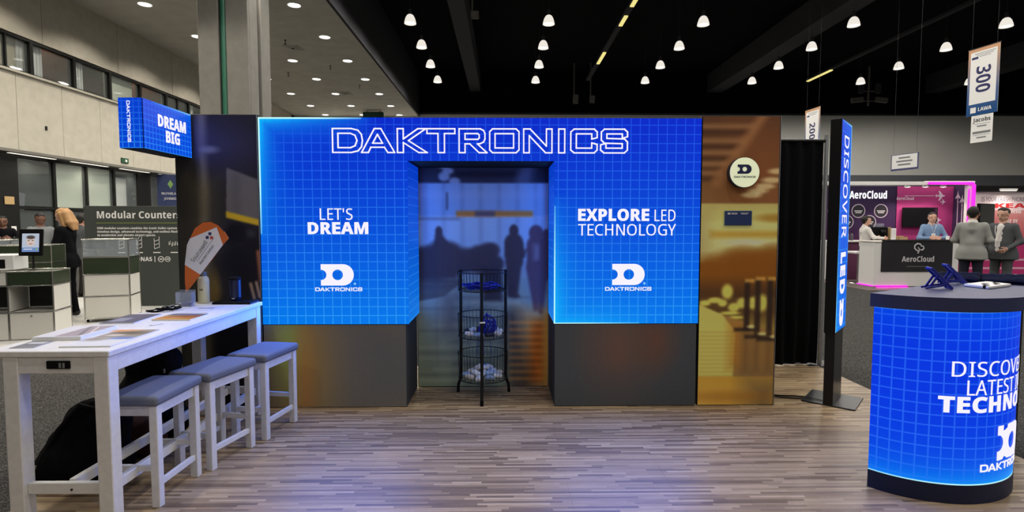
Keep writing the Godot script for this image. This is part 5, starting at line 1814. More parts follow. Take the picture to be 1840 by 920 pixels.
func counter_goods() -> void:
	var top := 1.1525
	var blue := mat(c8(22, 34, 140), 0.45)
	var proto: Node3D
	for e in [[Vector3(2.66, top, -3.34), "small blue folding phone stand shaped like a deck chair, the nearer one on the counter"], [Vector3(2.985, top, -3.62), "small blue folding phone stand shaped like a deck chair, the farther one on the counter"]]:
		if proto:
			copy(proto, e[1], e[0], -0.3)
			continue
		var o := thing("phone_stand", e[1], "phone stand", e[0], -0.3, "deck chair phone stands on the counter")
		for z in [-0.035, 0.035]:
			var b := MB.new()
			b.bar(Vector3(-0.06, 0.128, z), Vector3(0.052, 0.006, z), 0.009, 0.016, 0.001)
			part("rail", b, blue, o)
			b = MB.new()
			b.bar(Vector3(-0.02, 0.086, z * 0.8), Vector3(-0.065, 0.008, z * 0.8), 0.008, 0.012, 0.001)
			part("strut", b, blue, o)
			b = MB.new()
			b.bar(Vector3(-0.085, 0.006, z), Vector3(0.03, 0.03, z), 0.008, 0.011, 0.001)
			part("foot", b, blue, o)
		var c := MB.new()
		c.bar(Vector3(-0.058, 0.126, -0.04), Vector3(-0.058, 0.126, 0.04), 0.012, 0.012, 0.001)
		part("top_bar", c, blue, o)
		c = MB.new()
		c.bar(Vector3(0.05, 0.008, -0.04), Vector3(0.05, 0.008, 0.04), 0.01, 0.012, 0.001)
		part("bottom_bar", c, blue, o)
		c = MB.new()
		c.bar(Vector3(-0.04, 0.114, 0), Vector3(0.03, 0.038, 0), 0.058, 0.003, 0.0005)
		part("sling", c, mat(c8(206, 206, 210), 0.7), o)
		proto = o
	# white bars lying side by side
	var turn := face(0.13)
	for k in 8:
		var o := thing("white_usb_stick", "white flat giveaway stick with a black band on the counter, %s from the left" % ORDINAL[k], "giveaway", Vector3(2.955 + 0.034 * k, top + 0.0, -3.405 - 0.019 * k), 0.13 + rng.randf_range(-0.06, 0.06), "white giveaway sticks on the counter")
		var b := MB.new()
		b.soft(Vector3(0, 0.009, 0), Vector3(0.033, 0.018, 0.16), 0.006, Basis.IDENTITY, 2)
		part("body", b, M.white, o)
		part("band", box_mesh(Vector3(0.0345, 0.0195, 0.018), 0.001), M.black, o, Vector3(0, 0.0095, 0.05 - 0.02 * (k % 4)))
	# folded navy shirts
	var shirt := noisy(0.2, c8(20, 24, 46), c8(32, 38, 62), 0.95, 3.0, 41, 0.2, 0.1)
	for k in 2:
		var p := Vector2(3.15 + 0.19 * k, -3.80 + 0.146 * k)
		var o := thing("folded_shirt", "dark navy folded shirt on the counter, %s of two" % ["left", "right"][k], "shirt", Vector3(p.x, top, p.y), -0.66, "folded shirts on the counter")
		var into := {}
		nets([[Vector3(-0.1, 0.018, -0.04), Vector3(0.1, 0.018, -0.04), 0.018, 0.018, 0, Vector3(1, 1, 0.4)], [Vector3(-0.1, 0.02, 0.03), Vector3(0.1, 0.02, 0.04), 0.02, 0.02, 0, Vector3(1, 1, 0.4)], [Vector3(-0.09, 0.036, -0.03), Vector3(0.09, 0.04, 0.0), 0.016, 0.018, 0, Vector3(1, 1, 0.4)], [Vector3(-0.1, 0.03, 0.0), Vector3(0.1, 0.032, 0.0), 0.03, 0.032, 0]], 0.01, 0.02, into, 0.006)
		body_part("cloth", joined(into, [shirt]), o)
		if k == 1:
			part("print_mark", box_mesh(Vector3(0.05, 0.002, 0.012)), M.print_white, o, Vector3(0.05, 0.062, 0.0), face(0.3))


func totem() -> void:
	# its width runs along (0.6, -0.8), its lit face looks along (0.756, 0.655)
	var turn := atan2(0.756, 0.655)
	var o := thing("digital_totem", "tall black totem with a narrow blue vertical screen on a square foot plate", "totem", Vector3(2.892, 0, -4.775), turn)
	part("foot_plate", box_mesh(Vector3(0.42, 0.01, 0.41), 0.002), mat(c8(30, 34, 38), 0.35, 0.6), o, Vector3(0, 0.005, 0))
	part("post", box_mesh(Vector3(0.36, 0.64, 0.075), 0.003), mat(c8(26, 26, 30), 0.3, 0.3), o, Vector3(-0.02, 0.33, 0))
	part("cabinet", box_mesh(Vector3(0.45, 1.79, 0.085), 0.004), M.black_metal, o, Vector3(0, 1.52, 0))
	var b := MB.new()
	b.quad(Vector3(-0.22, 2.41, 0.0435), Vector3(0.22, 2.41, 0.0435), Vector3(0.22, 0.635, 0.0435), Vector3(-0.22, 0.635, 0.0435), Vector3.BACK)
	part("screen_face", b, shining(screen_picture(0.44, 1.775, 300.0, [[0, 0.6, 1.775, 0.6], [2, 1.2, 0.0, 0.6], [1, 0.0, 0.44, 0.4]], 0.11, Vector3(0, 60, 216), Vector3(0, 108, 232), Vector3(60, 140, 250), Vector3(96, 190, 252))), o)
	text("DISCOVER", 0.2, M.letter_white, o, Vector3(0.0, 1.87, 0.0445), Basis(Vector3.BACK, -PI / 2), 0.0, 0.86, "headline_sign")
	text("LED", 0.2, M.letter_white, o, Vector3(0.0, 1.13, 0.0445), Basis(Vector3.BACK, -PI / 2), 1.7, 0.36, "headline_sign")
	part("emblem_sign", emblem(0.15), M.letter_white, o, Vector3(0.0, 0.78, 0.0445), Basis(Vector3.BACK, -PI / 2))
	b = MB.new()
	var pts := []
	for i in 20:
		var s := i / 19.0
		pts.append(Vector3(lerpf(2.3, 2.78, s), 0.008, lerpf(-5.05, -4.72, s) + 0.05 * sin(s * 6.0)))
	b.tube(pts, 0.006, 6)
	one("power_cable", b, M.black, "black power cable running across the floor to the totem foot", "cable")
	b = MB.new()
	pts = []
	for i in 20:
		var s := i / 19.0
		pts.append(Vector3(lerpf(2.3, 2.8, s), 0.008, lerpf(-4.98, -4.66, s) + 0.04 * sin(s * 6.0)))
	b.tube(pts, 0.005, 6)
	one("data_cable", b, M.black, "thinner black cable beside the power cable on the floor", "cable")
	screen_light(Vector3(2.892 + 0.06 * sin(turn), 1.52, -4.775 + 0.06 * cos(turn)), Vector2(0.43, 1.77), turn, Color(0.1, 0.4, 1.0), 0.25)


# a modular cabinet of chrome tubes and metal panels: columns of rows [height, kind], from the floor up
func tube_cabinet(label: String, at: Vector3, turn: float, col: float, deep: float, columns: Array, lift := 0.0) -> Node3D:
	var o := thing("tube_frame_cabinet", label, "cabinet", at, turn, "chrome framed modular cabinets")
	var kinds := {"white": mat(c8(214, 212, 204), 0.4), "green": mat(c8(44, 56, 36), 0.35), "glass": M.acrylic}
	var w := col * columns.size()
	var frame := MB.new()
	var dark := mat(c8(40, 42, 42), 0.6)
	for k in columns.size():
		var x0 := -w / 2 + col * k
		var y := lift
		for r in columns[k]:
			var h: float = r[0]
			for xx in [x0, x0 + col]:
				for zz in [-deep / 2, deep / 2]:
					frame.tube([Vector3(xx, y, zz), Vector3(xx, y + h, zz)], 0.0095, 8)
			for yy in [y, y + h]:
				for zz in [-deep / 2, deep / 2]:
					frame.tube([Vector3(x0, yy, zz), Vector3(x0 + col, yy, zz)], 0.0095, 8)
					frame.ball(Vector3(x0, yy, zz), Vector3.ONE * 0.0125, 8, 6)
					frame.ball(Vector3(x0 + col, yy, zz), Vector3.ONE * 0.0125, 8, 6)
				for xx in [x0, x0 + col]:
					frame.tube([Vector3(xx, yy, -deep / 2), Vector3(xx, yy, deep / 2)], 0.0095, 8)
			var open_: bool = r[1] == "open"
			var m: Material = dark if open_ else kinds[r[1]]
			if not open_:
				var p := part("panel", box_mesh(Vector3(col - 0.024, h - 0.024, 0.004), 0.001), m, o, Vector3(x0 + col / 2, y + h / 2, deep / 2))
				if r.size() > 2:
					var knob := MB.new()
					knob.lathe([Vector2(0.012, 0.0), Vector2(0.012, 0.006), Vector2(0.0, 0.008)], 12, Transform3D(Basis(Vector3.RIGHT, PI / 2), Vector3(0, h * 0.36, 0.003)))
					part("lock_knob", knob, M.chrome, p)
			part("panel", box_mesh(Vector3(col - 0.024, h - 0.024, 0.004)), m, o, Vector3(x0 + col / 2, y + h / 2, -deep / 2))
			for xx in [x0, x0 + col]:
				if (xx == x0 and k > 0):
					continue
				part("panel", box_mesh(Vector3(0.004, h - 0.024, deep - 0.024)), kinds["white"] if open_ else m, o, Vector3(xx, y + h / 2, 0))
			part("shelf", box_mesh(Vector3(col - 0.024, 0.004, deep - 0.024)), kinds["white"] if r[1] == "glass" else m, o, Vector3(x0 + col / 2, y + h, 0))
			y += h
	part("tube_frame", frame, M.chrome, o)
	if lift > 0.0:
		for x in [-w / 2 + 0.03, w / 2 - 0.03]:
			for z in [-deep / 2 + 0.03, deep / 2 - 0.03]:
				var c := MB.new()
				c.lathe([Vector2(0.0, -0.012), Vector2(0.024, -0.012), Vector2(0.026, 0.0), Vector2(0.024, 0.012), Vector2(0.0, 0.012)], 14, Transform3D(Basis(Vector3.FORWARD, PI / 2), Vector3(x, 0.026, z)))
				c.bar(Vector3(x, 0.026, z), Vector3(x, lift, z), 0.012, 0.03)
				part("castor", c, M.black, o)
	return o


func left_exhibit() -> void:
	tube_cabinet("low chrome-framed cabinet with white drop fronts and a green top row, nearest left", Vector3(-6.86, 0, -7.58), 0.28, 0.5, 0.5, [[[0.37, "white"], [0.355, "open"], [0.19, "white"]], [[0.37, "white"], [0.355, "open"], [0.19, "white"]], [[0.37, "white", 1], [0.355, "open"], [0.19, "green"]]])
	tube_cabinet("tall chrome-framed cabinet on castors, white below, green and glass above", Vector3(-6.338, 0, -9.08), 0.3, 0.62, 0.5, [[[0.352, "white"], [0.345, "white"], [0.27, "green"], [0.28, "glass"]]], 0.055)
	tube_cabinet("chrome-framed cabinet with two green upper rows behind the tablet", Vector3(-7.33, 0, -8.74), 0.28, 0.7, 0.45, [[[0.35, "white"], [0.35, "white"], [0.26, "green"], [0.26, "green"]]])
	tube_cabinet("chrome-framed cabinet with pale glass upper panels at the far left edge", Vector3(-8.75, 0, -9.3), 0.28, 0.62, 0.45, [[[0.35, "white"], [0.35, "white"], [0.28, "white"], [0.3, "glass"]], [[0.35, "white"], [0.35, "white"], [0.28, "white"], [0.3, "glass"]]])
	var o := thing("label_printer", "white and black label printer on the low cabinet at the left edge", "printer", Vector3(-6.78, 0.926, -7.62), 0.28)
	part("housing", box_mesh(Vector3(0.42, 0.21, 0.36), 0.012), M.white, o, Vector3(0, 0.107, 0))
	part("front_slot", box_mesh(Vector3(0.3, 0.12, 0.01), 0.003), M.black, o, Vector3(-0.04, 0.09, 0.18))
	part("paper_tray", box_mesh(Vector3(0.2, 0.03, 0.06), 0.003), M.white, o, Vector3(-0.06, 0.02, 0.2))
	o = thing("tablet_kiosk", "black tablet on a thin stand showing a face on its screen, on the low cabinet", "tablet", Vector3(-6.42, 0.926, -7.66), 0.2)
	var b := MB.new()
	b.tube([Vector3(0, 0.008, -0.02), Vector3(0, 0.3, -0.03)], 0.014, 10)
	b.lathe([Vector2(0.0, 0.012), Vector2(0.06, 0.01), Vector2(0.062, 0.0), Vector2(0.0, 0.0)], 20)
	part("stand", b, M.black_metal, o)
	var lean := Basis(Vector3.RIGHT, -0.12)
	b = MB.new()
	b.soft(Vector3.ZERO, Vector3(0.285, 0.365, 0.03), 0.014, Basis.IDENTITY, 2)
	part("case", b, M.black, o, Vector3(0, 0.37, 0), lean)
	var c := Canvas.new(80, 100, Vector3(196, 206, 224))
	c.oval(0.5, 0.42, 0.2, 0.26, Vector3(228, 206, 196), 0.1)
	c.oval(0.5, 0.2, 0.2, 0.1, Vector3(88, 76, 72), 0.2)
	c.oval(0.38, 0.38, 0.05, 0.02, Vector3(60, 54, 56), 0.2)
	c.oval(0.62, 0.38, 0.05, 0.02, Vector3(60, 54, 56), 0.2)
	c.oval(0.5, 0.56, 0.08, 0.02, Vector3(150, 90, 88), 0.3)
	c.rect(-0.1, 0.76, 1.1, 1.1, Vector3(120, 150, 206), 0.01)
	c.rect(0.1, 0.82, 0.6, 0.87, Vector3(232, 236, 244), 0.004)
	c.oval(0.86, 0.85, 0.05, 0.05, Vector3(150, 190, 120), 0.1)
	b = MB.new()
	b.quad(Vector3(-0.1, 0.12, 0.016), Vector3(0.1, 0.12, 0.016), Vector3(0.1, -0.13, 0.016), Vector3(-0.1, -0.13, 0.016), Vector3.BACK)
	part("screen", b, shining(c.texture(), 0.8), o, Vector3(0, 0.37, 0), lean)
	# ---- the dark advertising panel
	o = thing("display_panel", "large charcoal exhibition panel headed Modular Counters in white letters", "panel", Vector3(-6.84, 0, -10.55), 0.06)
	var grey := mat(c8(58, 64, 60), 0.7)
	part("board", box_mesh(Vector3(1.95, 1.88, 0.04), 0.004), grey, o, Vector3(0.02, 0.94, 0))
	text("Modular Counters", 0.128, M.print_white, o, Vector3(0.02, 1.712, 0.021), Basis.IDENTITY, 1.0, 1.49)
	part("rule_line", box_mesh(Vector3(1.6, 0.008, 0.002)), mat(c8(150, 170, 70), 0.7), o, Vector3(0.06, 1.565, 0.021))
	var lines := ["USM modular counters combine the iconic Haller system with", "timeless design, advanced technology, and endless flexibility", "to modernize and elevate airport spaces."]
	for k in 3:
		text(lines[k], 0.04, M.print_white, o, Vector3(-0.73, 1.467 - 0.065 * k, 0.021), Basis.IDENTITY, 1.0, [1.55, 1.56, 1.04][k], "lettering", HORIZONTAL_ALIGNMENT_LEFT)
	for k in 4:
		b = MB.new()
		var x := -0.35 + 0.315 * k
		for q in [[0, 0, 0.09, 0.03], [0, 0.07, 0.09, 0.1], [0, 0.14, 0.09, 0.17]] if k < 3 else [[-0.05, 0.07, -0.03, 0.09], [0.0, 0.05, 0.02, 0.07], [0.05, 0.06, 0.07, 0.08], [0.1, 0.07, 0.12, 0.09]]:
			b.bar(Vector3(q[0], q[1], 0), Vector3(q[2], q[3], 0), 0.01, 0.002, 0.0, Vector3.BACK)
			b.bar(Vector3(q[0], q[1], 0), Vector3(q[0], q[1] + 0.06, 0), 0.008, 0.002, 0.0, Vector3.BACK)
			b.bar(Vector3(q[2], q[3], 0), Vector3(q[2], q[3] + 0.06, 0), 0.008, 0.002, 0.0, Vector3.BACK)
		part("pictogram", b, M.print_white, o, Vector3(x, 1.08, 0.022))
		part("print_line", box_mesh(Vector3(0.13, 0.018, 0.002)), M.print_white, o, Vector3(x + 0.04, 1.01, 0.021))
	text("ARCONAS", 0.075, M.print_white, o, Vector3(-0.02, 0.885, 0.021), Basis.IDENTITY, 1.2, 0.5)
	part("print_line", box_mesh(Vector3(0.012, 0.11, 0.002)), M.print_white, o, Vector3(0.28, 0.885, 0.021))
	for e in [[0.39, 0.055], [0.51, 0.05]]:
		b = MB.new()
		b.lathe([Vector2(e[1], 0.0), Vector2(e[1], 0.003), Vector2(e[1] - 0.012, 0.003)], 24, Transform3D(Basis(Vector3.RIGHT, PI / 2), Vector3.ZERO))
		part("round_mark", b, M.print_white, o, Vector3(e[0], 0.885, 0.02))
		part("print_line", box_mesh(Vector3(e[1], 0.02, 0.002)), M.print_white, o, Vector3(e[0], 0.885, 0.021))
	# ---- things on the left wall
	o = thing("hanging_banner", "small navy blue banner with a green diamond by the storefront", "banner", Vector3(-13.25, 3.5, -22.5), 0.35)
	part("sheet", box_mesh(Vector3(0.95, 1.25, 0.01)), mat(c8(44, 56, 96), 0.8), o, Vector3(0, -0.625, 0))
	var dia := MB.new()
	dia.prism(PackedVector2Array([Vector2(0, 0.17), Vector2(0.1, 0), Vector2(0, -0.17), Vector2(-0.1, 0)]), 0, 0.004)
	part("diamond_mark", dia, mat(c8(120, 160, 90), 0.7), o, Vector3(-0.02, -0.38, 0.006))
	text("McFARLAND", 0.09, M.print_white, o, Vector3(0.0, -0.75, 0.006), Basis.IDENTITY, 0.0, 0.66)
	text("JOHNSON", 0.09, M.print_white, o, Vector3(0.0, -0.95, 0.006), Basis.IDENTITY, 0.0, 0.5)
	o = thing("exit_sign", "small dark green exit sign on the concrete wall under the box sign", "sign", Vector3(-13.43, 3.78, -20.1), PI / 2)
	part("plate", box_mesh(Vector3(0.36, 0.18, 0.04), 0.004), mat(c8(24, 74, 48), 0.6), o)
	part("print_mark", box_mesh(Vector3(0.1, 0.08, 0.004)), M.print_white, o, Vector3(0.05, 0, 0.02))
	one("wall_outlet", box_mesh(Vector3(0.03, 0.12, 0.06), 0.004), M.frame, "tiny dark outlet on the concrete wall left of the box sign", "outlet", Vector3(-13.435, 4.35, -16.75))
	o = thing("notice_plate", "small tan notice on the dark pillar of the storefront", "notice", Vector3(-13.83, 2.2, -15.85), PI / 2)
	part("plate", box_mesh(Vector3(0.3, 0.22, 0.02), 0.003), mat(c8(186, 156, 110), 0.7), o)
	o = thing("notice_plate", "two small white papers on the dark pillar of the storefront", "notice", Vector3(-13.83, 1.28, -15.95), PI / 2)
	part("paper", box_mesh(Vector3(0.16, 0.2, 0.006)), M.print_white, o, Vector3(0, 0.1, 0))
	part("paper", box_mesh(Vector3(0.16, 0.14, 0.006)), M.print_white, o, Vector3(-0.03, -0.13, 0))
	# ---- seen through the storefront
	o = thing("wood_pillar", "reddish brown wooden post at the left edge beside the storefront", "post", Vector3(-13.2, 0, -14.6))
	part("post", box_mesh(Vector3(0.14, 1.95, 0.22), 0.01), mat(c8(112, 54, 30), 0.6), o, Vector3(0, 0.975, 0))
	part("base", box_mesh(Vector3(0.2, 0.06, 0.3), 0.01), M.frame, o, Vector3(0, 0.03, 0))
	for e in [[-15.0, 2.35, -14.6, c8(150, 118, 84), "tan board leaning behind the storefront glass at the far left"], [-15.2, 2.3, -17.4, c8(176, 178, 200), "pale lilac board behind the storefront glass above the woman"]]:
		o = thing("leaning_board", e[4], "board", Vector3(e[0], e[1], e[2]), PI / 2)
		part("board", box_mesh(Vector3(1.1, 0.55, 0.04), 0.005), mat(e[3], 0.7), o, Vector3.ZERO, Basis(Vector3.BACK, -0.12))
		part("easel", box_mesh(Vector3(0.06, e[1], 0.06)), M.frame, o, Vector3(0, -e[1] / 2, -0.06))


func right_exhibits() -> void:
	# ================= purple booth =================
	var b := MB.new()
	var deck := one("booth_floor", box_mesh(Vector3(5.2, 0.006, 4.2)), noisy(0.05, c8(84, 76, 72), c8(112, 102, 96), 0.6, 0.6, 51), "dark wood-look floor sheet under the purple booth", "floor sheet", Vector3(11.1, -0.005, -14.9))
	deck.name = "booth_floor"
	var o := thing("booth_backdrop", "tall purple and pink printed backdrop of the booth on the right", "backdrop", Vector3(0, 0, -16.5))
	var c := Canvas.new(64, 80, Vector3(40, 32, 60))
	c.fall(0.0, 0.5, Vector3(44, 36, 62), Vector3(66, 42, 82))
	c.fall(0.5, 1.0, Vector3(72, 44, 84), Vector3(150, 52, 110))
	part("purple_panel", box_mesh(Vector3(2.2, 2.66, 0.06)), M.black, o, Vector3(10.62, 1.33, -0.035))
	b.quad(Vector3(9.52, 2.66, 0), Vector3(11.72, 2.66, 0), Vector3(11.72, 0, 0), Vector3(9.52, 0, 0), Vector3.BACK)
	part("printed_purple", b, printed(c.texture()), o)
	c = Canvas.new(64, 80, Vector3(156, 56, 112))
	c.fall(0.0, 1.0, Vector3(172, 62, 122), Vector3(128, 44, 98))
	b = MB.new()
	b.quad(Vector3(11.72, 2.66, 0.02), Vector3(13.42, 2.66, 0.02), Vector3(13.42, 0, 0.02), Vector3(11.72, 0, 0.02), Vector3.BACK)
	part("printed_pink", b, printed(c.texture()), o)
	part("pink_panel", box_mesh(Vector3(1.7, 2.66, 0.06)), M.black, o, Vector3(12.57, 1.33, -0.015))
	part("return_panel", box_mesh(Vector3(0.06, 2.66, 0.54)), mat(c8(58, 38, 78), 0.7), o, Vector3(13.46, 1.33, 0.26))
	# printed aircraft with trails
	var ac := MB.new()
	ac.prism(PackedVector2Array([Vector2(0, 0.2), Vector2(0.035, 0.1), Vector2(0.16, 0), Vector2(0.16, -0.04), Vector2(0.03, 0), Vector2(0.02, -0.09), Vector2(0.06, -0.13), Vector2(-0.06, -0.13), Vector2(-0.02, -0.09), Vector2(-0.03, 0), Vector2(-0.16, -0.04), Vector2(-0.16, 0), Vector2(-0.035, 0.1)]), 0, 0.003)
	var craft := ac.mesh()
	var pale := mat(c8(206, 190, 206), 0.7)
	for e in [[13.0, 2.38, 0.9], [13.1, 2.2, 0.5], [12.95, 1.66, 0.7], [12.98, 1.52, 0.5]]:
		part("aircraft_mark", craft, pale, o, Vector3(e[0], e[1], 0.022), Basis(Vector3.BACK, -PI / 2) * Basis.from_scale(Vector3.ONE * e[2]))
	part("trail_mark", box_mesh(Vector3(0.9, 0.012, 0.002)), pale, o, Vector3(12.4, 2.38, 0.022))
	for e in [[0.26, 2.2], [0.42, 2.32]]:
		part("aircraft_mark", craft, pale, o, Vector3(13.425, e[1], 0.6 - e[0]), face(-PI / 2) * Basis.from_scale(Vector3(0.55, 1, 1)))
		part("trail_mark", box_mesh(Vector3(0.002, 1.1, 0.03)), pale, o, Vector3(13.428, e[1] - 0.65, 0.6 - e[0]))
	text("AeroCloud", 0.09, pale, o, Vector3(11.97, 2.3, 0.022), Basis.IDENTITY, 1.0, 0.52)
	for e in [[9.86, 1.93], [10.58, 1.93], [11.26, 1.93], [10.24, 1.6], [10.92, 1.6]]:
		b = MB.new()
		b.lathe([Vector2(0.2, 0.0), Vector2(0.2, 0.004), Vector2(0.0, 0.004)], 30, Transform3D(Basis(Vector3.RIGHT, PI / 2), Vector3.ZERO))
		var rr := part("round_badge", b, mat(c8(30, 26, 40), 0.6), o, Vector3(e[0], e[1], 0.002))
		b = MB.new()
		b.lathe([Vector2(0.205, 0.0), Vector2(0.205, 0.008), Vector2(0.185, 0.008), Vector2(0.185, 0.0)], 30, Transform3D(Basis(Vector3.RIGHT, PI / 2), Vector3.ZERO))
		part("ring", b, pale, rr)
		for k in 2:
			part("print_line", box_mesh(Vector3([0.24, 0.18][k], 0.025, 0.002)), M.print_white, rr, Vector3(0, [0.0, -0.05][k], 0.006))
	text("AeroCloud", 0.215, glow(c8(255, 255, 255), 1.6), o, Vector3(10.84, 2.4, 0.05), Basis.IDENTITY, 1.0, 1.12, "lit_sign")
	screen_light(Vector3(10.84, 2.4, -16.36), Vector2(1.1, 0.22), 0.0, Color(1, 1, 1), 0.25)
	o = thing("television", "black wall television on the pink wall of the purple booth", "television", Vector3(12.37, 1.74, -16.4))
	part("bezel", box_mesh(Vector3(1.04, 0.58, 0.05), 0.006), M.black, o)
	part("screen_glass", box_mesh(Vector3(1.0, 0.54, 0.004)), mat(c8(12, 12, 16), 0.12), o, Vector3(0, 0, 0.027))
	part("wall_mount", box_mesh(Vector3(0.3, 0.3, 0.05)), M.black_metal, o, Vector3(0, 0, -0.04))
	# header beam and glowing frame
	var pink_glow := glow(c8(255, 40, 226), 1.25)
	o = thing("booth_header", "white beam over the purple booth turning into a glowing magenta frame at its right", "beam", Vector3(0, 0, -15.85))
	part("beam", box_mesh(Vector3(3.6, 0.1, 0.12), 0.006), M.white, o, Vector3(10.3, 2.7, 0))
	part("beam", box_mesh(Vector3(1.4, 0.1, 0.12), 0.006), M.white, o, Vector3(12.78, 2.72, -0.01))
	part("upright", box_mesh(Vector3(0.1, 2.66, 0.1), 0.006), M.aluminium, o, Vector3(8.6, 1.33, 0))
	part("neon_tube", box_mesh(Vector3(1.34, 0.075, 0.05), 0.02), pink_glow, o, Vector3(12.76, 2.7, 0.09))
	part("neon_tube", box_mesh(Vector3(0.1, 2.66, 0.05), 0.02), pink_glow, o, Vector3(13.42, 1.34, 0.09))
	part("neon_tube", box_mesh(Vector3(0.03, 2.4, 0.05), 0.012), pink_glow, o, Vector3(13.28, 1.34, 0.09))
	part("upright", box_mesh(Vector3(0.2, 2.7, 0.1), 0.006), M.white, o, Vector3(13.36, 1.35, 0.0))
	screen_light(Vector3(12.78, 2.66, -15.68), Vector2(1.3, 0.08), 0.0, Color(1.0, 0.05, 0.8), 0.5)
	screen_light(Vector3(13.36, 1.34, -15.68), Vector2(0.15, 2.4), 0.0, Color(1.0, 0.05, 0.8), 0.9)
	for e in [[11.6, "left"], [12.12, "middle"], [12.64, "right"]]:
		var s := thing("booth_spotlight", "small white spotlight under the header of the purple booth, %s of three" % e[1], "lamp", Vector3(e[0], 2.626, -15.9), 0, "spotlights of the purple booth")
		b = MB.new()
		b.lathe([Vector2(0.0, 0.02), Vector2(0.07, 0.02), Vector2(0.08, -0.03), Vector2(0.07, -0.03)], 16)
		part("housing", b, M.white, s)
		b = MB.new()
		b.lathe([Vector2(0.07, -0.028), Vector2(0.0, -0.04)], 16)
		part("lamp_face", b, M.lamp_white, s)
		down_light(Vector3(0, -0.06, 0), 0.9, 60, 0.06, c8(255, 236, 220), s)
	# front counter
	o = thing("booth_counter", "white booth counter with a black sign panel and a magenta glow at its foot", "counter", Vector3(10.15, 0, -13.8))
	part("body", box_mesh(Vector3(2.1, 1.08, 0.58), 0.005), M.white, o, Vector3(0, 0.55, 0))
	part("worktop", box_mesh(Vector3(2.14, 0.035, 0.62), 0.005), mat(c8(222, 216, 208), 0.4), o, Vector3(0, 1.11, 0))
	part("sign_panel", box_mesh(Vector3(1.76, 0.79, 0.02), 0.003), mat(c8(26, 26, 32), 0.6), o, Vector3(0.0, 0.765, 0.3))
	text("AeroCloud", 0.13, mat(c8(208, 206, 210), 0.7), o, Vector3(0.03, 0.68, 0.312), Basis.IDENTITY, 1.0, 0.8)
	part("print_line", box_mesh(Vector3(0.55, 0.012, 0.002)), M.print_grey, o, Vector3(0.03, 0.5, 0.312))
	b = MB.new()
	var loop := []
	for e in [[-0.02, -0.17], [0.0, -0.1], [-0.08, -0.06], [-0.14, 0.0], [-0.13, 0.09], [-0.05, 0.15], [0.05, 0.13], [0.08, 0.07], [0.15, 0.06], [0.17, -0.01], [0.12, -0.06], [0.06, -0.05]]:
		loop.append(Vector3(e[0], e[1], 0))
	b.tube(loop, 0.022, 8)
	b.tube([Vector3(-0.03, -0.16, 0), Vector3(0.03, -0.06, 0), Vector3(-0.02, 0.03, 0)], 0.018, 8)
	part("cloud_mark", b, mat(c8(208, 206, 210), 0.7), o, Vector3(0.03, 0.95, 0.315), Basis.from_scale(Vector3(0.75, 0.75, 0.3)))
	part("neon_strip", box_mesh(Vector3(0.82, 0.03, 0.03), 0.008), pink_glow, o, Vector3(-0.62, 0.02, 0.31))
	part("neon_strip", box_mesh(Vector3(0.03, 0.03, 0.6), 0.008), pink_glow, o, Vector3(-1.07, 0.02, 0.0))
	screen_light(Vector3(9.55, 0.03, -13.46), Vector2(0.8, 0.03), 0.0, Color(1.0, 0.05, 0.8), 0.25)
	# back counter
	o = thing("back_counter", "white-topped back counter with a plum front behind the purple booth's counter", "counter", Vector3(10.0, 0, -15.6))
	part("end_panel", box_mesh(Vector3(0.36, 1.08, 0.62), 0.004), M.white, o, Vector3(-1.12, 0.54, 0.05))
	part("plum_front", box_mesh(Vector3(2.2, 1.04, 0.5), 0.004), mat(c8(92, 40, 74), 0.7), o, Vector3(0.17, 0.52, 0))
	part("worktop", box_mesh(Vector3(2.3, 0.04, 0.62), 0.004), M.white, o, Vector3(0.2, 1.06, 0))
	for e in [[-0.18, 0.2, c8(70, 84, 88), "dark"], [-0.05, 0.26, c8(150, 156, 160), "pale"], [0.08, 0.22, c8(86, 80, 90), "grey"]]:
		var q := thing("bottle", "%s bottle on the back counter beside the seated man" % e[3], "bottle", Vector3(10.0 + e[0] - 0.3, 1.08, -15.5), 0, "bottles on the back counter")
		b = MB.new()
		b.lathe([Vector2(0.0, 0.0), Vector2(0.04, 0.0), Vector2(0.042, e[1] * 0.65), Vector2(0.018, e[1] * 0.85), Vector2(0.018, e[1]), Vector2(0.0, e[1])], 14)
		part("flask", b, mat(e[2], 0.3), q)
		b = MB.new()
		b.lathe([Vector2(0.02, e[1]), Vector2(0.02, e[1] + 0.03), Vector2(0.0, e[1] + 0.03)], 10)
		part("cap", b, M.black, q)
	o = thing("coffee_machine", "black coffee machine on the back counter of the purple booth", "coffee machine", Vector3(10.55, 1.08, -15.5))
	part("housing", box_mesh(Vector3(0.36, 0.36, 0.34), 0.02), M.black, o, Vector3(0, 0.2, -0.05))
	part("drip_tray", box_mesh(Vector3(0.36, 0.04, 0.4), 0.006), M.black_metal, o, Vector3(0, 0.02, 0.02))
	part("spout", box_mesh(Vector3(0.14, 0.08, 0.1), 0.01), M.black_metal, o, Vector3(0, 0.24, 0.15))
	part("bean_hopper", box_mesh(Vector3(0.2, 0.1, 0.2), 0.02), M.acrylic, o, Vector3(0.02, 0.43, -0.05))
	o = thing("paper_bag", "white paper bag with a tan side right of the coffee machine", "bag", Vector3(10.9, 1.08, -15.48), 0.3)
	b = MB.new()
	b.box(Vector3(0, 0.17, 0), Vector3(0.2, 0.34, 0.12), 0.01)
	part("bag_body", b, M.white, o)
	part("side", box_mesh(Vector3(0.02, 0.36, 0.12), 0.004), mat(c8(186, 160, 112), 0.7), o, Vector3(-0.115, 0.19, 0))
	o = thing("snack_box", "tan open snack box at the right end of the back counter", "box", Vector3(11.15, 1.08, -15.45))
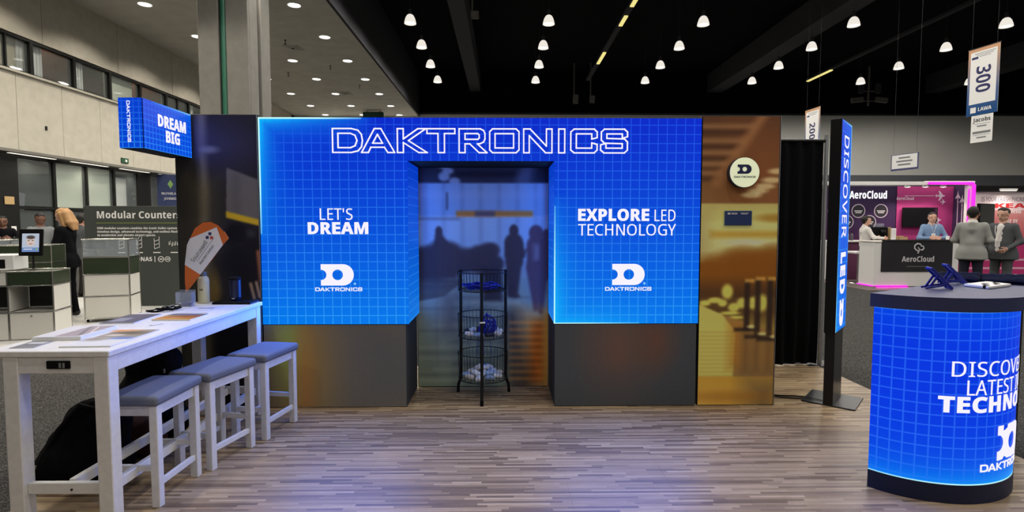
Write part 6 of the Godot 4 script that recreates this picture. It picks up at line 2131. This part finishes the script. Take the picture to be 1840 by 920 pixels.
	for e in [[Vector3(0.26, 0.012, 0.18), Vector3(0, 0.006, 0)], [Vector3(0.26, 0.1, 0.01), Vector3(0, 0.05, 0.085)], [Vector3(0.26, 0.13, 0.01), Vector3(0, 0.065, -0.085)], [Vector3(0.01, 0.1, 0.18), Vector3(0.125, 0.05, 0)], [Vector3(0.01, 0.1, 0.18), Vector3(-0.125, 0.05, 0)]]:
		part("side", box_mesh(e[0]), mat(c8(176, 146, 108), 0.8), o, e[1])
	o = thing("bar_stool", "white shell bar stool behind the purple booth's counter", "stool", Vector3(9.3, 0, -14.42))
	b = MB.new()
	b.soft(Vector3(0, 0.8, 0), Vector3(0.4, 0.07, 0.4), 0.03, Basis.IDENTITY, 3, 0.0)
	part("seat", b, M.white, o)
	b = MB.new()
	b.tube([Vector3(0, 0.03, 0), Vector3(0, 0.77, 0)], 0.03, 12)
	b.lathe([Vector2(0.0, 0.03), Vector2(0.2, 0.015), Vector2(0.21, 0.0), Vector2(0.0, 0.0)], 24)
	part("pedestal", b, M.chrome, o)

	# ================= pink booth at the right edge =================
	c = Canvas.new(120, 64, Vector3(206, 178, 184))
	c.fall(0.0, 0.35, Vector3(230, 222, 224), Vector3(222, 196, 200))
	c.fall(0.35, 1.0, Vector3(210, 140, 138), Vector3(182, 84, 94))
	o = thing("poster_wall", "pale pink poster wall asking about a crash phone at the right edge", "poster wall", Vector3(16.6, 0, -17.0))
	part("board", box_mesh(Vector3(4.4, 2.55, 0.06)), M.black, o, Vector3(0, 1.275, -0.035))
	b = MB.new()
	b.quad(Vector3(-2.18, 2.53, 0), Vector3(2.18, 2.53, 0), Vector3(2.18, 0.9, 0), Vector3(-2.18, 0.9, 0), Vector3.BACK)
	part("printed_poster", b, printed(c.texture()), o)
	part("header", box_mesh(Vector3(4.4, 0.14, 0.3), 0.01), M.black, o, Vector3(0, 2.64, 0.05))
	part("lower_panel", box_mesh(Vector3(4.4, 0.9, 0.02)), mat(c8(150, 40, 96), 0.7), o, Vector3(0, 0.45, 0.005))
	text("IS YOUR CRASH PHONE", 0.135, mat(c8(70, 66, 74), 0.7), o, Vector3(-1.2, 2.3, 0.002), Basis.IDENTITY, 0.0, 1.36)
	text("KEA", 0.13, mat(c8(196, 40, 44), 0.7), o, Vector3(-1.0, 2.1, 0.002), Basis.IDENTITY, 1.7, 0.95)
	text("TRANSG", 0.1, M.print_white, o, Vector3(-0.92, 1.92, 0.002), Basis.IDENTITY, 1.2, 0.6)
	text("NG", 0.1, M.print_white, o, Vector3(-1.17, 1.77, 0.002), Basis.IDENTITY, 1.2)
	text("GY SY", 0.1, M.print_white, o, Vector3(-0.9, 1.63, 0.002), Basis.IDENTITY, 1.2)
	text("WHAT", 0.1, M.print_white, o, Vector3(-1.6, 1.36, 0.002), Basis.IDENTITY, 1.2)
	o = thing("poster_lamp", "slim white lamp above the pale pink poster wall", "lamp", Vector3(15.35, 2.56, -16.78))
	part("housing", box_mesh(Vector3(0.54, 0.05, 0.06), 0.01), M.white, o, Vector3(0, 0.03, 0))
	part("lamp_tube", box_mesh(Vector3(0.5, 0.03, 0.05), 0.01), M.linear_white, o, Vector3(0, -0.005, 0))
	down_light(Vector3(0, -0.04, 0), 0.8, 70, 0.2, c8(255, 245, 235), o)
	o = thing("pink_counter", "magenta counter with two white stripes behind the two standing men", "counter", Vector3(14.3, 0, -14.5))
	part("body", box_mesh(Vector3(4.6, 1.05, 0.6), 0.006), mat(c8(176, 40, 104), 0.6), o, Vector3(0, 0.525, 0))
	part("worktop", box_mesh(Vector3(4.64, 0.03, 0.64), 0.004), M.white, o, Vector3(0, 1.065, 0))
	for y in [0.62, 0.4]:
		part("stripe", box_mesh(Vector3(4.6, 0.05, 0.004)), mat(c8(212, 160, 184), 0.6), o, Vector3(0, y, 0.302))
	o = thing("monitor_stand", "black monitor on a floor stand between the two standing men", "monitor", Vector3(10.85, 0, -12.4), 0.5)
	part("monitor_back", box_mesh(Vector3(0.75, 0.5, 0.06), 0.01), M.black, o, Vector3(0, 1.75, 0))
	part("pole", box_mesh(Vector3(0.06, 1.7, 0.05)), M.black_metal, o, Vector3(0, 0.85, -0.05))
	part("foot", box_mesh(Vector3(0.5, 0.02, 0.4), 0.004), M.black_metal, o, Vector3(0, 0.01, -0.05))
	part("screen_glass", box_mesh(Vector3(0.71, 0.46, 0.004)), mat(c8(14, 14, 18), 0.1), o, Vector3(0, 1.75, 0.032))


# one figure: joints for a height of 1.75 m facing +z (its left is +x), changed by «pose», scaled by s
# wear: [top, trousers, skin, shoes, shirt]; hair: [material, length]
func person(label: String, at: Vector3, turn: float, s: float, wear: Array, hair: Array, pose := {}, jacket := false, cell := 0.017) -> Node3D:
	var o := thing("person", label, "person", at, turn)
	var J := {
		"hip": Vector3(0, 0.93, 0), "waist": Vector3(0, 1.08, 0), "chest": Vector3(0, 1.3, 0), "neck": Vector3(0, 1.46, -0.012), "head": Vector3(0, 1.625, 0.02),
		"sh1": Vector3(0.175, 1.405, 0), "el1": Vector3(0.235, 1.13, -0.03), "wr1": Vector3(0.24, 0.89, 0.06), "sh2": Vector3(-0.175, 1.405, 0), "el2": Vector3(-0.235, 1.13, -0.03), "wr2": Vector3(-0.24, 0.89, 0.06),
		"hp1": Vector3(0.09, 0.9, 0), "kn1": Vector3(0.1, 0.5, 0.02), "an1": Vector3(0.105, 0.085, -0.03), "hp2": Vector3(-0.09, 0.9, 0), "kn2": Vector3(-0.1, 0.5, 0.02), "an2": Vector3(-0.105, 0.085, -0.03),
	}
	for k in pose:
		if J.has(k):
			J[k] = pose[k]
	var fat: float = pose.get("fat", 1.0)
	var bones := []
	var add := func(a: Vector3, b: Vector3, ra: float, rb: float, m: int, st := Vector3.ONE) -> void:
		bones.append([a * s, b * s, ra * s, rb * s, m, st])
	var X := Vector3.RIGHT
	add.call(J.hip - X * 0.065, J.hip + X * 0.065, 0.118 * fat, 0.118 * fat, 1)
	add.call(J.hip + Vector3(0, 0.09, 0), J.waist, 0.125 * fat, 0.122 * fat, 0)
	for q in [-1.0, 1.0]:
		add.call(J.waist + X * 0.05 * q * fat, J.chest + Vector3(0.085 * q, 0.02, 0), 0.1 * fat, 0.105, 0)
	add.call(J.sh1 * 0.8 + J.chest * 0.2, J.sh2 * 0.8 + J.chest * 0.2, 0.078, 0.078, 0)
	add.call(J.chest + Vector3(0, 0.05, -0.03), J.neck + Vector3(0, -0.03, -0.02), 0.09, 0.06, 0)
	add.call(J.neck + Vector3(0, -0.02, 0.0), J.neck.lerp(J.head, 0.5), 0.056, 0.052, 2)
	add.call(J.neck + Vector3(0, -0.025, -0.005), J.neck + Vector3(0, 0.012, -0.008), 0.066, 0.06, 4)
	for q in ["1", "2"]:
		add.call(J["sh" + q], J["el" + q], 0.056, 0.046, 0)
		add.call(J["el" + q], J["wr" + q], 0.046, 0.034, 0)
		add.call(J["hp" + q], J["kn" + q], 0.092, 0.066, 1)
		add.call(J["kn" + q], J["an" + q], 0.066, 0.05, 1)
		var toe: Vector3 = pose.get("toe", Vector3(0, -0.045, 0.14))
		add.call(J["an" + q] + Vector3(0, -0.045, -0.02), J["an" + q] + toe, 0.042, 0.036, 3)
	if jacket:
		var hem: float = (J.hip.y - 0.13) * s
		for q in [[-0.075, -0.13, 0.142], [-0.07, -0.02, 0.134]]:
			bones.append([(J.hip + Vector3(q[0], q[1], -0.005)) * s, (J.hip + Vector3(-q[0], q[1], -0.005)) * s, q[2] * fat * s, q[2] * fat * s, 0, Vector3.ONE, hem])
		add.call(J.waist + Vector3(0, -0.12, 0.125 * fat - 0.024), J.waist + Vector3(0, 0.06, 0.125 * fat - 0.03), 0.03, 0.036, 4)
		add.call(J.waist + Vector3(0, 0.06, 0.125 * fat - 0.03), J.chest + Vector3(0, 0.1, 0.066), 0.036, 0.042, 4)
	var into := {}
	nets(bones, cell, 0.045 * s, into)
	# hands: palm, four fingers of unequal length, thumb from the side of the palm
	for q in ["1", "2"]:
		var w: Vector3 = J["wr" + q]
		var d: Vector3 = pose.get("hand" + q, (w - J["el" + q]).normalized())
		var inner: Vector3 = pose.get("palm" + q, Vector3(-1 if q == "1" else 1, 0, 0.2))
		inner = (inner - d * inner.dot(d)).normalized()
		var side := d.cross(inner).normalized()
		if side.dot(pose.get("thumb" + q, Vector3(0, 0.5, 1))) < 0:
			side = -side
		var curl: float = pose.get("curl", 0.5)
		var h := []
		var put := func(a: Vector3, b: Vector3, ra: float, rb: float) -> void:
			h.append([a * s, b * s, ra * s, rb * s, 2])
		put.call(w - d * 0.02, w + d * 0.02, 0.028, 0.03)
		for f in 4:
			var off := side * (0.03 - 0.02 * f)
			var root := w + d * 0.085 + off
			put.call(w + d * 0.02 + off * 0.6, root, 0.016, 0.0125)
			var l: float = [0.036, 0.042, 0.038, 0.029][f]
			var e1 := root + (d * cos(curl) + inner * sin(curl)) * l
			var e2 := e1 + (d * cos(curl * 2.2) + inner * sin(curl * 2.2)) * l * 0.9
			put.call(root, e1, 0.0105, 0.0095)
			put.call(e1, e2, 0.0095, 0.008)
		var tr := w + d * 0.03 + side * 0.028
		var t1 := tr + (d * 0.6 + side * 0.7 + inner * 0.3).normalized() * 0.042
		put.call(w + d * 0.015, tr, 0.018, 0.015)
		put.call(tr, t1, 0.013, 0.011)
		put.call(t1, t1 + (d * 0.8 + inner * 0.5).normalized() * 0.03, 0.011, 0.009)
		nets(h, 0.007, 0.01, into)
	# head
	var c: Vector3 = J.head
	var R := Basis.from_euler(Vector3(pose.get("nod", 0.0), pose.get("look", 0.0), 0.0))
	var hb := []
	var hd := func(a: Vector3, b: Vector3, ra: float, rb: float, list: Array, m: int) -> void:
		list.append([(c + R * a) * s, (c + R * b) * s, ra * s, rb * s, m])
	hd.call(Vector3(0, 0.03, -0.025), Vector3(0, 0.035, 0.018), 0.086, 0.08, hb, 2)
	hd.call(Vector3(0, 0.0, 0.03), Vector3(0, -0.06, 0.042), 0.068, 0.048, hb, 2)
	hd.call(Vector3(0, -0.085, 0.05), Vector3(0, -0.09, 0.055), 0.03, 0.026, hb, 2)
	hd.call(Vector3(-0.03, -0.06, 0.01), Vector3(0.03, -0.06, 0.01), 0.045, 0.045, hb, 2)
	hd.call(Vector3(0, 0.012, 0.096), Vector3(0, -0.026, 0.112), 0.009, 0.014, hb, 2)
	hd.call(Vector3(-0.035, 0.03, 0.082), Vector3(0.035, 0.03, 0.082), 0.011, 0.011, hb, 2)
	hd.call(Vector3(-0.018, -0.055, 0.086), Vector3(0.018, -0.055, 0.086), 0.009, 0.009, hb, 2)
	for q in [-1.0, 1.0]:
		hd.call(Vector3(0.083 * q, 0.005, -0.005), Vector3(0.084 * q, -0.03, 0.0), 0.014, 0.011, hb, 2)
	hd.call(Vector3(0, -0.08, -0.012), Vector3(0, -0.14, -0.02), 0.055, 0.056, hb, 2)
	nets(hb, 0.009, 0.018, into)
	body_part("body", joined(into, wear), o)
	var eyes := MB.new()
	for q in [-1.0, 1.0]:
		eyes.ball((c + R * Vector3(0.032 * q, 0.01, 0.09)) * s, Vector3(0.012, 0.007, 0.008) * s, 8, 6)
	part("eyes", eyes, M.print_black, o)
	var mouth := MB.new()
	mouth.tube([(c + R * Vector3(-0.02, -0.055, 0.093)) * s, (c + R * Vector3(0.0, -0.057, 0.097)) * s, (c + R * Vector3(0.02, -0.055, 0.093)) * s], 0.003 * s, 5)
	part("mouth", mouth, mat(c8(140, 78, 72), 0.6), o)
	var hl := []
	hd.call(Vector3(0, 0.042, -0.036), Vector3(0, 0.068, 0.0), 0.088, 0.072, hl, 0)
	hd.call(Vector3(-0.03, 0.085, 0.04), Vector3(0.03, 0.085, 0.04), 0.032, 0.032, hl, 0)
	hd.call(Vector3(0, 0.0, -0.05), Vector3(0, -0.03, -0.05), 0.068, 0.055, hl, 0)
	for q in [-1.0, 1.0]:
		hd.call(Vector3(0.06 * q, 0.03, -0.01), Vector3(0.066 * q, 0.0, -0.012), 0.03, 0.022, hl, 0)
	if hair[1] > 0.1:
		for q in [-1.0, 0.0, 1.0]:
			hd.call(Vector3(0.05 * q, 0.02, -0.06), Vector3(0.075 * q, -hair[1] * 0.55, -0.075), 0.06, 0.055, hl, 0)
			hd.call(Vector3(0.075 * q, -hair[1] * 0.55, -0.075), Vector3(0.06 * q, -hair[1], -0.085), 0.055, 0.025, hl, 0)
		for q in [-1.0, 1.0]:
			hd.call(Vector3(0.075 * q, 0.04, 0.0), Vector3(0.095 * q, -0.16, 0.0), 0.035, 0.03, hl, 0)
	var hm := {}
	nets(hl, 0.009, 0.02, hm, 0.004 if hair[1] > 0.1 else 0.002)
	body_part("hair", joined(hm, [hair[0]]), o)
	return o


func badge(o: Node3D, at: Vector3, ribbon: Material) -> void:
	var b := MB.new()
	b.tube([at + Vector3(-0.075, 0.36, -0.06), at + Vector3(-0.05, 0.25, 0.0), at + Vector3(0, 0.05, 0.004), at + Vector3(0.05, 0.25, 0.0), at + Vector3(0.075, 0.36, -0.06)], 0.006, 6)
	part("lanyard", b, ribbon, o)
	part("name_badge", box_mesh(Vector3(0.085, 0.12, 0.004), 0.001), M.print_white, o, at)


func people() -> void:
	var black := noisy(0.05, c8(14, 14, 17), c8(22, 22, 26), 0.9, 2.0, 61, 0.2)
	var shoes := mat(c8(20, 18, 18), 0.4)
	var navy := mat(c8(24, 26, 44), 0.85)
	var light := mat(c8(216, 212, 208), 0.8)
	var blond := noisy(0.06, c8(150, 108, 66), c8(206, 164, 112), 0.6, 6.0, 62)
	var brown := mat(c8(48, 36, 30), 0.7)
	var dark := mat(c8(24, 20, 18), 0.7)
	var grey := noisy(0.3, c8(104, 108, 110), c8(140, 144, 146), 0.95, 3.0, 63, 0.2)
	var beige := noisy(0.3, c8(136, 138, 134), c8(164, 165, 160), 0.95, 3.0, 64, 0.2)
	var charcoal := noisy(0.3, c8(74, 77, 80), c8(94, 97, 100), 0.95, 3.0, 65, 0.2)
	# woman in black by the cabinets, hands raised before her, turned to the left
	person("woman in black suit with long blond hair beside the modular cabinets", Vector3(-7.32, 0, -9.42), -1.35, 1.03, [black, black, M.skin, shoes, black], [blond, 0.24], {
		"el1": Vector3(0.24, 1.12, 0.06), "wr1": Vector3(0.12, 1.14, 0.29), "el2": Vector3(-0.24, 1.12, 0.05), "wr2": Vector3(-0.11, 1.13, 0.28), "palm1": Vector3(0, 1, 0), "palm2": Vector3(0, 1, 0), "nod": 0.3, "kn1": Vector3(0.075, 0.5, 0.03), "kn2": Vector3(-0.075, 0.5, 0.0), "an1": Vector3(0.07, 0.085, 0.0), "an2": Vector3(-0.07, 0.085, -0.06)}, true, 0.016)
	person("man in a grey checked jacket behind the tablet at the left", Vector3(-9.85, -0.008, -12.0), 0.9, 1.02, [grey, dark, M.skin_dark, shoes, grey], [dark, 0.0], {"el1": Vector3(0.26, 1.12, 0.04), "wr1": Vector3(0.16, 1.02, 0.24), "nod": 0.35}, true, 0.02)
	person("man in a grey jacket seen from behind, right of the woman in black", Vector3(-9.0, -0.008, -12.05), 2.6, 1.01, [charcoal, dark, M.skin_tan, shoes, charcoal], [dark, 0.0], {}, true, 0.02)
	person("person in dark clothes before the storefront at the far left edge", Vector3(-12.05, -0.008, -13.6), 0.6, 0.99, [black, black, M.skin_dark, shoes, black], [dark, 0.0], {"el1": Vector3(0.3, 1.2, 0.02), "wr1": Vector3(0.14, 1.22, 0.2), "el2": Vector3(-0.3, 1.2, 0.02), "wr2": Vector3(-0.14, 1.22, 0.2)}, true, 0.022)
	# two men talking behind the counter on the right
	var m1 := person("man in a light grey tweed jacket and navy trousers, seen from behind", Vector3(9.2, -0.008, -10.8), 2.35, 1.08, [beige, navy, M.skin_tan, shoes, light], [dark, 0.0], {
		"el1": Vector3(0.26, 1.14, 0.02), "wr1": Vector3(0.12, 1.08, 0.26), "el2": Vector3(-0.26, 1.14, 0.0), "wr2": Vector3(-0.1, 1.06, 0.24), "fat": 1.14, "look": 0.0, "palm1": Vector3(-0.4, 1, 0), "palm2": Vector3(0.4, 1, 0), "curl": 0.7}, true, 0.011)
	part("phone", box_mesh(Vector3(0.075, 0.012, 0.15), 0.004), M.black, m1, Vector3(0.0, 1.18, 0.36), Basis(Vector3.RIGHT, -0.5))
	var m2 := person("man in a charcoal suit with a white shirt and badge, facing left", Vector3(9.95, -0.008, -10.95), -1.2, 1.07, [charcoal, charcoal, M.skin, shoes, light], [dark, 0.0], {
		"el1": Vector3(0.27, 1.13, -0.02), "wr1": Vector3(0.18, 1.0, 0.2), "el2": Vector3(-0.27, 1.13, -0.03), "wr2": Vector3(-0.2, 0.98, 0.16), "fat": 1.2, "nod": 0.15}, true, 0.011)
	badge(m2, Vector3(0.0, 1.16, 0.17), light)
	# staff of the purple booth
	person("man in a white shirt sitting sideways behind the purple booth's counter", Vector3(9.45, -0.002, -14.42), 1.35, 1.0, [light, navy, M.skin, shoes, light], [dark, 0.05], {
		"hip": Vector3(0, 0.93, 0), "kn1": Vector3(0.12, 0.8, 0.34), "kn2": Vector3(-0.12, 0.8, 0.34), "hp1": Vector3(0.09, 0.92, 0.0), "hp2": Vector3(-0.09, 0.92, 0.0), "an1": Vector3(0.12, 0.42, 0.3), "an2": Vector3(-0.12, 0.42, 0.3), "el1": Vector3(0.27, 1.2, 0.1), "wr1": Vector3(0.22, 1.18, 0.34), "el2": Vector3(-0.27, 1.2, 0.1), "wr2": Vector3(-0.22, 1.18, 0.34)}, false, 0.018)
	var m3 := person("man in a light blue sweater leaning on the purple booth's counter", Vector3(11.2, -0.002, -14.42), -0.35, 1.05, [mat(c8(118, 146, 182), 0.9), navy, M.skin, shoes, light], [brown, 0.0], {
		"el1": Vector3(0.29, 1.13, 0.1), "wr1": Vector3(0.02, 1.13, 0.26), "el2": Vector3(-0.29, 1.12, 0.1), "wr2": Vector3(-0.02, 1.12, 0.25), "fat": 1.1, "look": 0.0}, false, 0.018)
	var cup := MB.new()
	badge(m3, Vector3(0.0, 1.24, 0.15), light)
	var o := thing("paper_cup", "white paper cup on the counter beside the man in blue", "cup", Vector3(11.1, 1.13, -13.75))
	cup.lathe([Vector2(0.0, 0.0), Vector2(0.03, 0.0), Vector2(0.042, 0.1), Vector2(0.04, 0.1), Vector2(0.0, 0.09)], 16)
	part("cup", cup, M.white, o)
	cup = MB.new()
	cup.lathe([Vector2(0.044, 0.098), Vector2(0.044, 0.11), Vector2(0.0, 0.112)], 16)
	part("lid", cup, M.white, o)
